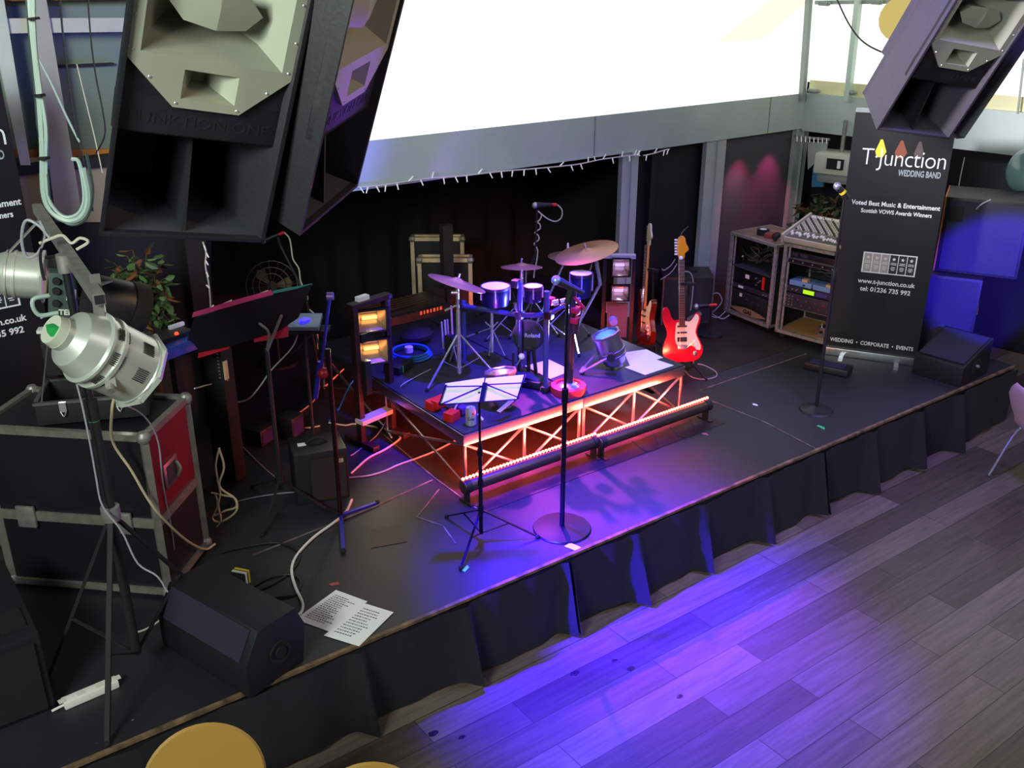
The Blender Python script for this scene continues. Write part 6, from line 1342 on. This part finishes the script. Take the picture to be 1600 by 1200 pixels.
guitar('bright red electric guitar with a cream pickguard at the right corner of the riser', g1, None, rzg+.15, R(-10), gk, pkw, mat('headstock_amber', 'e8941c', .3), True, 1, roll=R(-3))
g2_ = G(1004, 538, .62); guitar('dark sunburst electric guitar with a yellowed pickguard, left of the red one', g2_, None, rzg-1.1, R(-4), sb, pkc, mat('headstock_pale', 'd8c8a0', .4), False, 1, roll=R(-9))
def gstand(label, p, rz):
    T = thing('guitar_stand', label, 'guitar stand', (p.x, p.y, .5), rz)
    MB().cyl((0, .16, .05), (0, .10, .75), .011).build('pole', black, T); MB().box((0, .09, .74), (.11, .03, .02)).build('neck_rest', rubber, T)
    for x, y in ((-.2, -.06), (.2, -.06), (0, .32)): MB().cyl((0, .16, .13), (x, y, .01), .009).build('leg', black, T)
    for sx in (-1, 1): MB().tube([(0, .14, .16), (sx*.07, .06, .12), (sx*.08, -.05, .105), (sx*.08, -.07, .14)], .008, 8).build('cradle_arm', rubber, T)
    return T
gstand('black tubular stand holding the red guitar', g1, rzg); gstand('black tubular stand holding the sunburst guitar', g2_, rzg-.5)
p = G(1072, 572); tag(MB().tube([p+V((-.04, 0, .12)), p+V((.02, -.02, .1)), p+V((.05, -.02, .02))], .016, 8).build('guitar_strap_end', mat('tan_strap', 'c08a64', .6)), 'tan strap end hanging below the red guitar', 'strap')
cable('broken string curling off the red guitar headstock', [AT(x, y, g1+V((.05, .1, 0))) for x, y in ((1062, 373), (1066, 363), (1075, 354))], .0018, chrome)
# capo-like pegs and clips by the neck
c = AT(1064, 403, g1+V((.03, .05, 0))); tag(MB().sph(c, .016, 10).build('white_clip', white), 'small white clip on the neck of the red guitar, below the headstock', 'clip')
# ---- amplifiers behind the guitars
def cab(label, P, rz, W, D, H, ex=None):
    T = thing('guitar_amplifier', label, 'amplifier', P, rz); MB().box((W/2, D/2, H/2), (W, D, H)).build('cabinet', black, T, bevel=.012); MB().box((W/2, -.003, H/2), (W-.05, .01, H-.05)).build('grille', mat('grille_dark', '1e2224', .8, var=.1, scale=60), T)
    MB().box((W+.003, D/2, H*.8), (.008, .09, .03)).build('side_badge', mat('badge_silver', 'b8b098', .4, .4), T); MB().box((W/2, D/2, H+.004), (.2, .03, .014)).build('handle', rubber, T)
    for x, y in ((.01, .01), (W-.01, .01), (W-.01, D-.01)): MB().box((x, y, H/2), (.02, .02, H)).build('corner_strip', mat('corner_metal', '77746c', .4, .6), T)
    return T
pA = G(1032, 508); cab('black guitar amplifier cabinet standing behind the red guitar, by the second steel post', pA, R(-38), .46, .36, ZAT(pA, 433)-.5)
for lab, pts in (('pale cable arching over the amplifier behind the red guitar', ((1066, 424), (1078, 426), (1083, 440), (1081, 470), (1079, 485))), ('grey cable curling over the amplifier top to the left', ((1055, 405), (1048, 415), (1038, 422), (1034, 420))), ('second grey cable sloping down left across the amplifier front', ((1058, 412), (1050, 424), (1040, 432), (1032, 437)))):
    cable(lab, [AT(x, y, pA+V((.0, -.12, 0))) for x, y in pts], .005, cabg)
c = AT(1088, 479, (6.2, 5.6, 0)); T = thing('microphone_stand', 'low black stand with a silver headed microphone beside the red guitar body', 'microphone stand', V((c.x, c.y, .5)))
mic(T, c, AT(1108, 477, c)); MB().cyl(AT(1108, 477, c), AT(1120, 476, c), .013).build('plug', redpl, T, world=True); e = AT(1112, 478, c); MB().cyl(V((e.x, e.y, .5)), e, .01).build('pole', black, T, world=True); MB().cyl(V((e.x, e.y, .5)), V((e.x, e.y, .52)), .12, n=24).build('base', black, T, world=True); MB().bar(AT(1068, 505, c), AT(1095, 488, c), .045, .03).build('effects_bar', alud, T, world=True)
for i, pts in enumerate((((1108, 462), (1122, 458), (1128, 470), (1120, 482), (1110, 492), (1122, 496), (1134, 486)), ((1106, 485), (1118, 494), (1130, 498), (1140, 492)))):
    cable(('upper' if i == 0 else 'lower')+' grey cable tangle on the floor left of the equipment racks', [AT(x, y, (6.55, 5.75, 0)) for x, y in pts], .005, cabg, 'grey tangles by the racks')
# ================================================================ BACK OF STAGE
def opencase(label, xl, xr, ytop, ybot, ref, depth, boards=False):
    pl, pr_ = AT(xl, ybot, ref), AT(xr, ybot, ref); top = AT((xl+xr)/2, ytop, ref); W_ = (pr_-pl).length; H = top.z-.5; c = (pl+pr_)/2; rz = math.atan2((pr_-pl).y, (pr_-pl).x)
    T = thing('flight_case', label, 'flight case', (c.x, c.y, .5), rz)
    MB().box((0, depth/2, H/2), (W_-.01, depth, H)).build('body', mat('case_black_board', '16141a', .45), T); fr = MB(); em = mat('case_edge_bright', 'cdb996', .4, .3, var=.15, scale=20)
    for x in (-W_/2, W_/2): fr.box((x, -.003, H/2), (.035, .035, H)); fr.box((x, depth/2, H), (.03, depth, .03))
    fr.box((0, -.003, H), (W_, .035, .035)).box((0, depth, H), (W_, .03, .03)); fr.build('edge_trim', em, T)
    for x in (-W_/2, W_/2): MB().sph((x, -.012, H), .034, 8).build('ball_corner', alud, T)
    if boards:
        for x, w_ in ((-W_/2+.12, .18), (W_/2-.1, .12)): MB().box((x, -.006, H-.22), (w_, .012, .08)).build('orange_board', wood, T)
opencase('tall bright edged flight case at the back, behind the smaller one', 648, 724, 373, 470, (4.75, 7.55, .5), .10, True)
opencase('smaller bright edged flight case at the back, in front of the taller one', 658, 736, 406, 480, (4.62, 7.15, .5), .12)
tag(MB().box(PY(698, 400, 6.95), (.10, .06, .55)).box((PY(698, 400, 6.95).x, 6.95, .9), (.04, .04, .8)).build('black_column_speaker', blackm), 'narrow black column in front of the bright edged flight cases', 'column')
lamp('warm_edge', 'SPOT', (3.9, 5.9, 1.9), (4.9, 7.3, 1.1), 26, (1, .75, .4), .05, 40, .8)
# keyboard with orange marks on a dark box
c0 = G(575, 520); T = thing('keyboard_case', 'long dark case with small orange markings at the back left of the riser', 'case', V((3.95, 7.0, .5)), R(4))
MB().box((0, 0, .18), (.85, .38, .30)).build('body', black, T, bevel=.01); MB().box((0, -.02, .345), (.8, .3, .03)).build('lid', mat('brown_lid', '32221a', .5), T)
for i in range(5): MB().box((-.1+.02*i, -.1+.05*i, .363), (.75-.05*i, .012, .004)).build('ridge', mat('rust_ridge', '5a3424', .5), T)
for i in range(7): MB().box((.12+.035*i, -.19, .30), (.012 if i % 2 else .02, .006, .03)).build('orange_marking', mat('orange_marking', 'd87a3c', .5, emit='d87a3c', es=.15), T)
for x in (-.35, .35): MB().box((x, 0, .015), (.06, .3, .03)).build('foot', rubber, T)
# ================================================================ STRING LIGHTS
def string_lights(label, pts, n, seedv, droop=V((0, 0, -1)), ln=.05):
    rnd = random.Random(seedv); T = thing('string_lights', label, 'string lights', V(pts[0])); P_ = catmull(pts, 10); wm_ = mat('bulb_white', 'f0ece8', .4, emit='ffffff', es=.25)
    MB().tube(P_, .006, 5, 0).build('wire', mat('white_wire', 'd8d4d0', .5), T, world=True)
    for i in range(n):
        t = (i+.5)/n*(len(P_)-1); k_ = int(t); p = P_[k_].lerp(P_[min(k_+1, len(P_)-1)], t-k_); d = (V((rnd.uniform(-.6, .6), -.2, rnd.choice((-1, -1, -1, .6))))).normalized()
        MB().cyl(p, p+d*ln, .006, .004, n=6).build('bulb', wm_, T, world=True)
string_lights('white string lights hanging along the lower edge of the grey beam', [PY(x, y, YB-.03) for x, y in ((556, 293), (600, 289), (660, 280), (720, 275), (780, 268), (840, 263), (900, 257), (940, 249), (985, 243), (1000, 243))], 30, 2)
string_lights('short run of white string lights right of the first steel post', [PY(x, y, YB-.03) for x, y in ((1005, 243), (1020, 240), (1040, 234), (1046, 233))], 4, 4)
string_lights('white string lights hanging down the dark brown post at the left', [PY(x, y, YB+.035) for x, y in ((317, 378), (322, 395), (321, 415), (327, 450), (330, 500))], 6, 5, ln=.035)
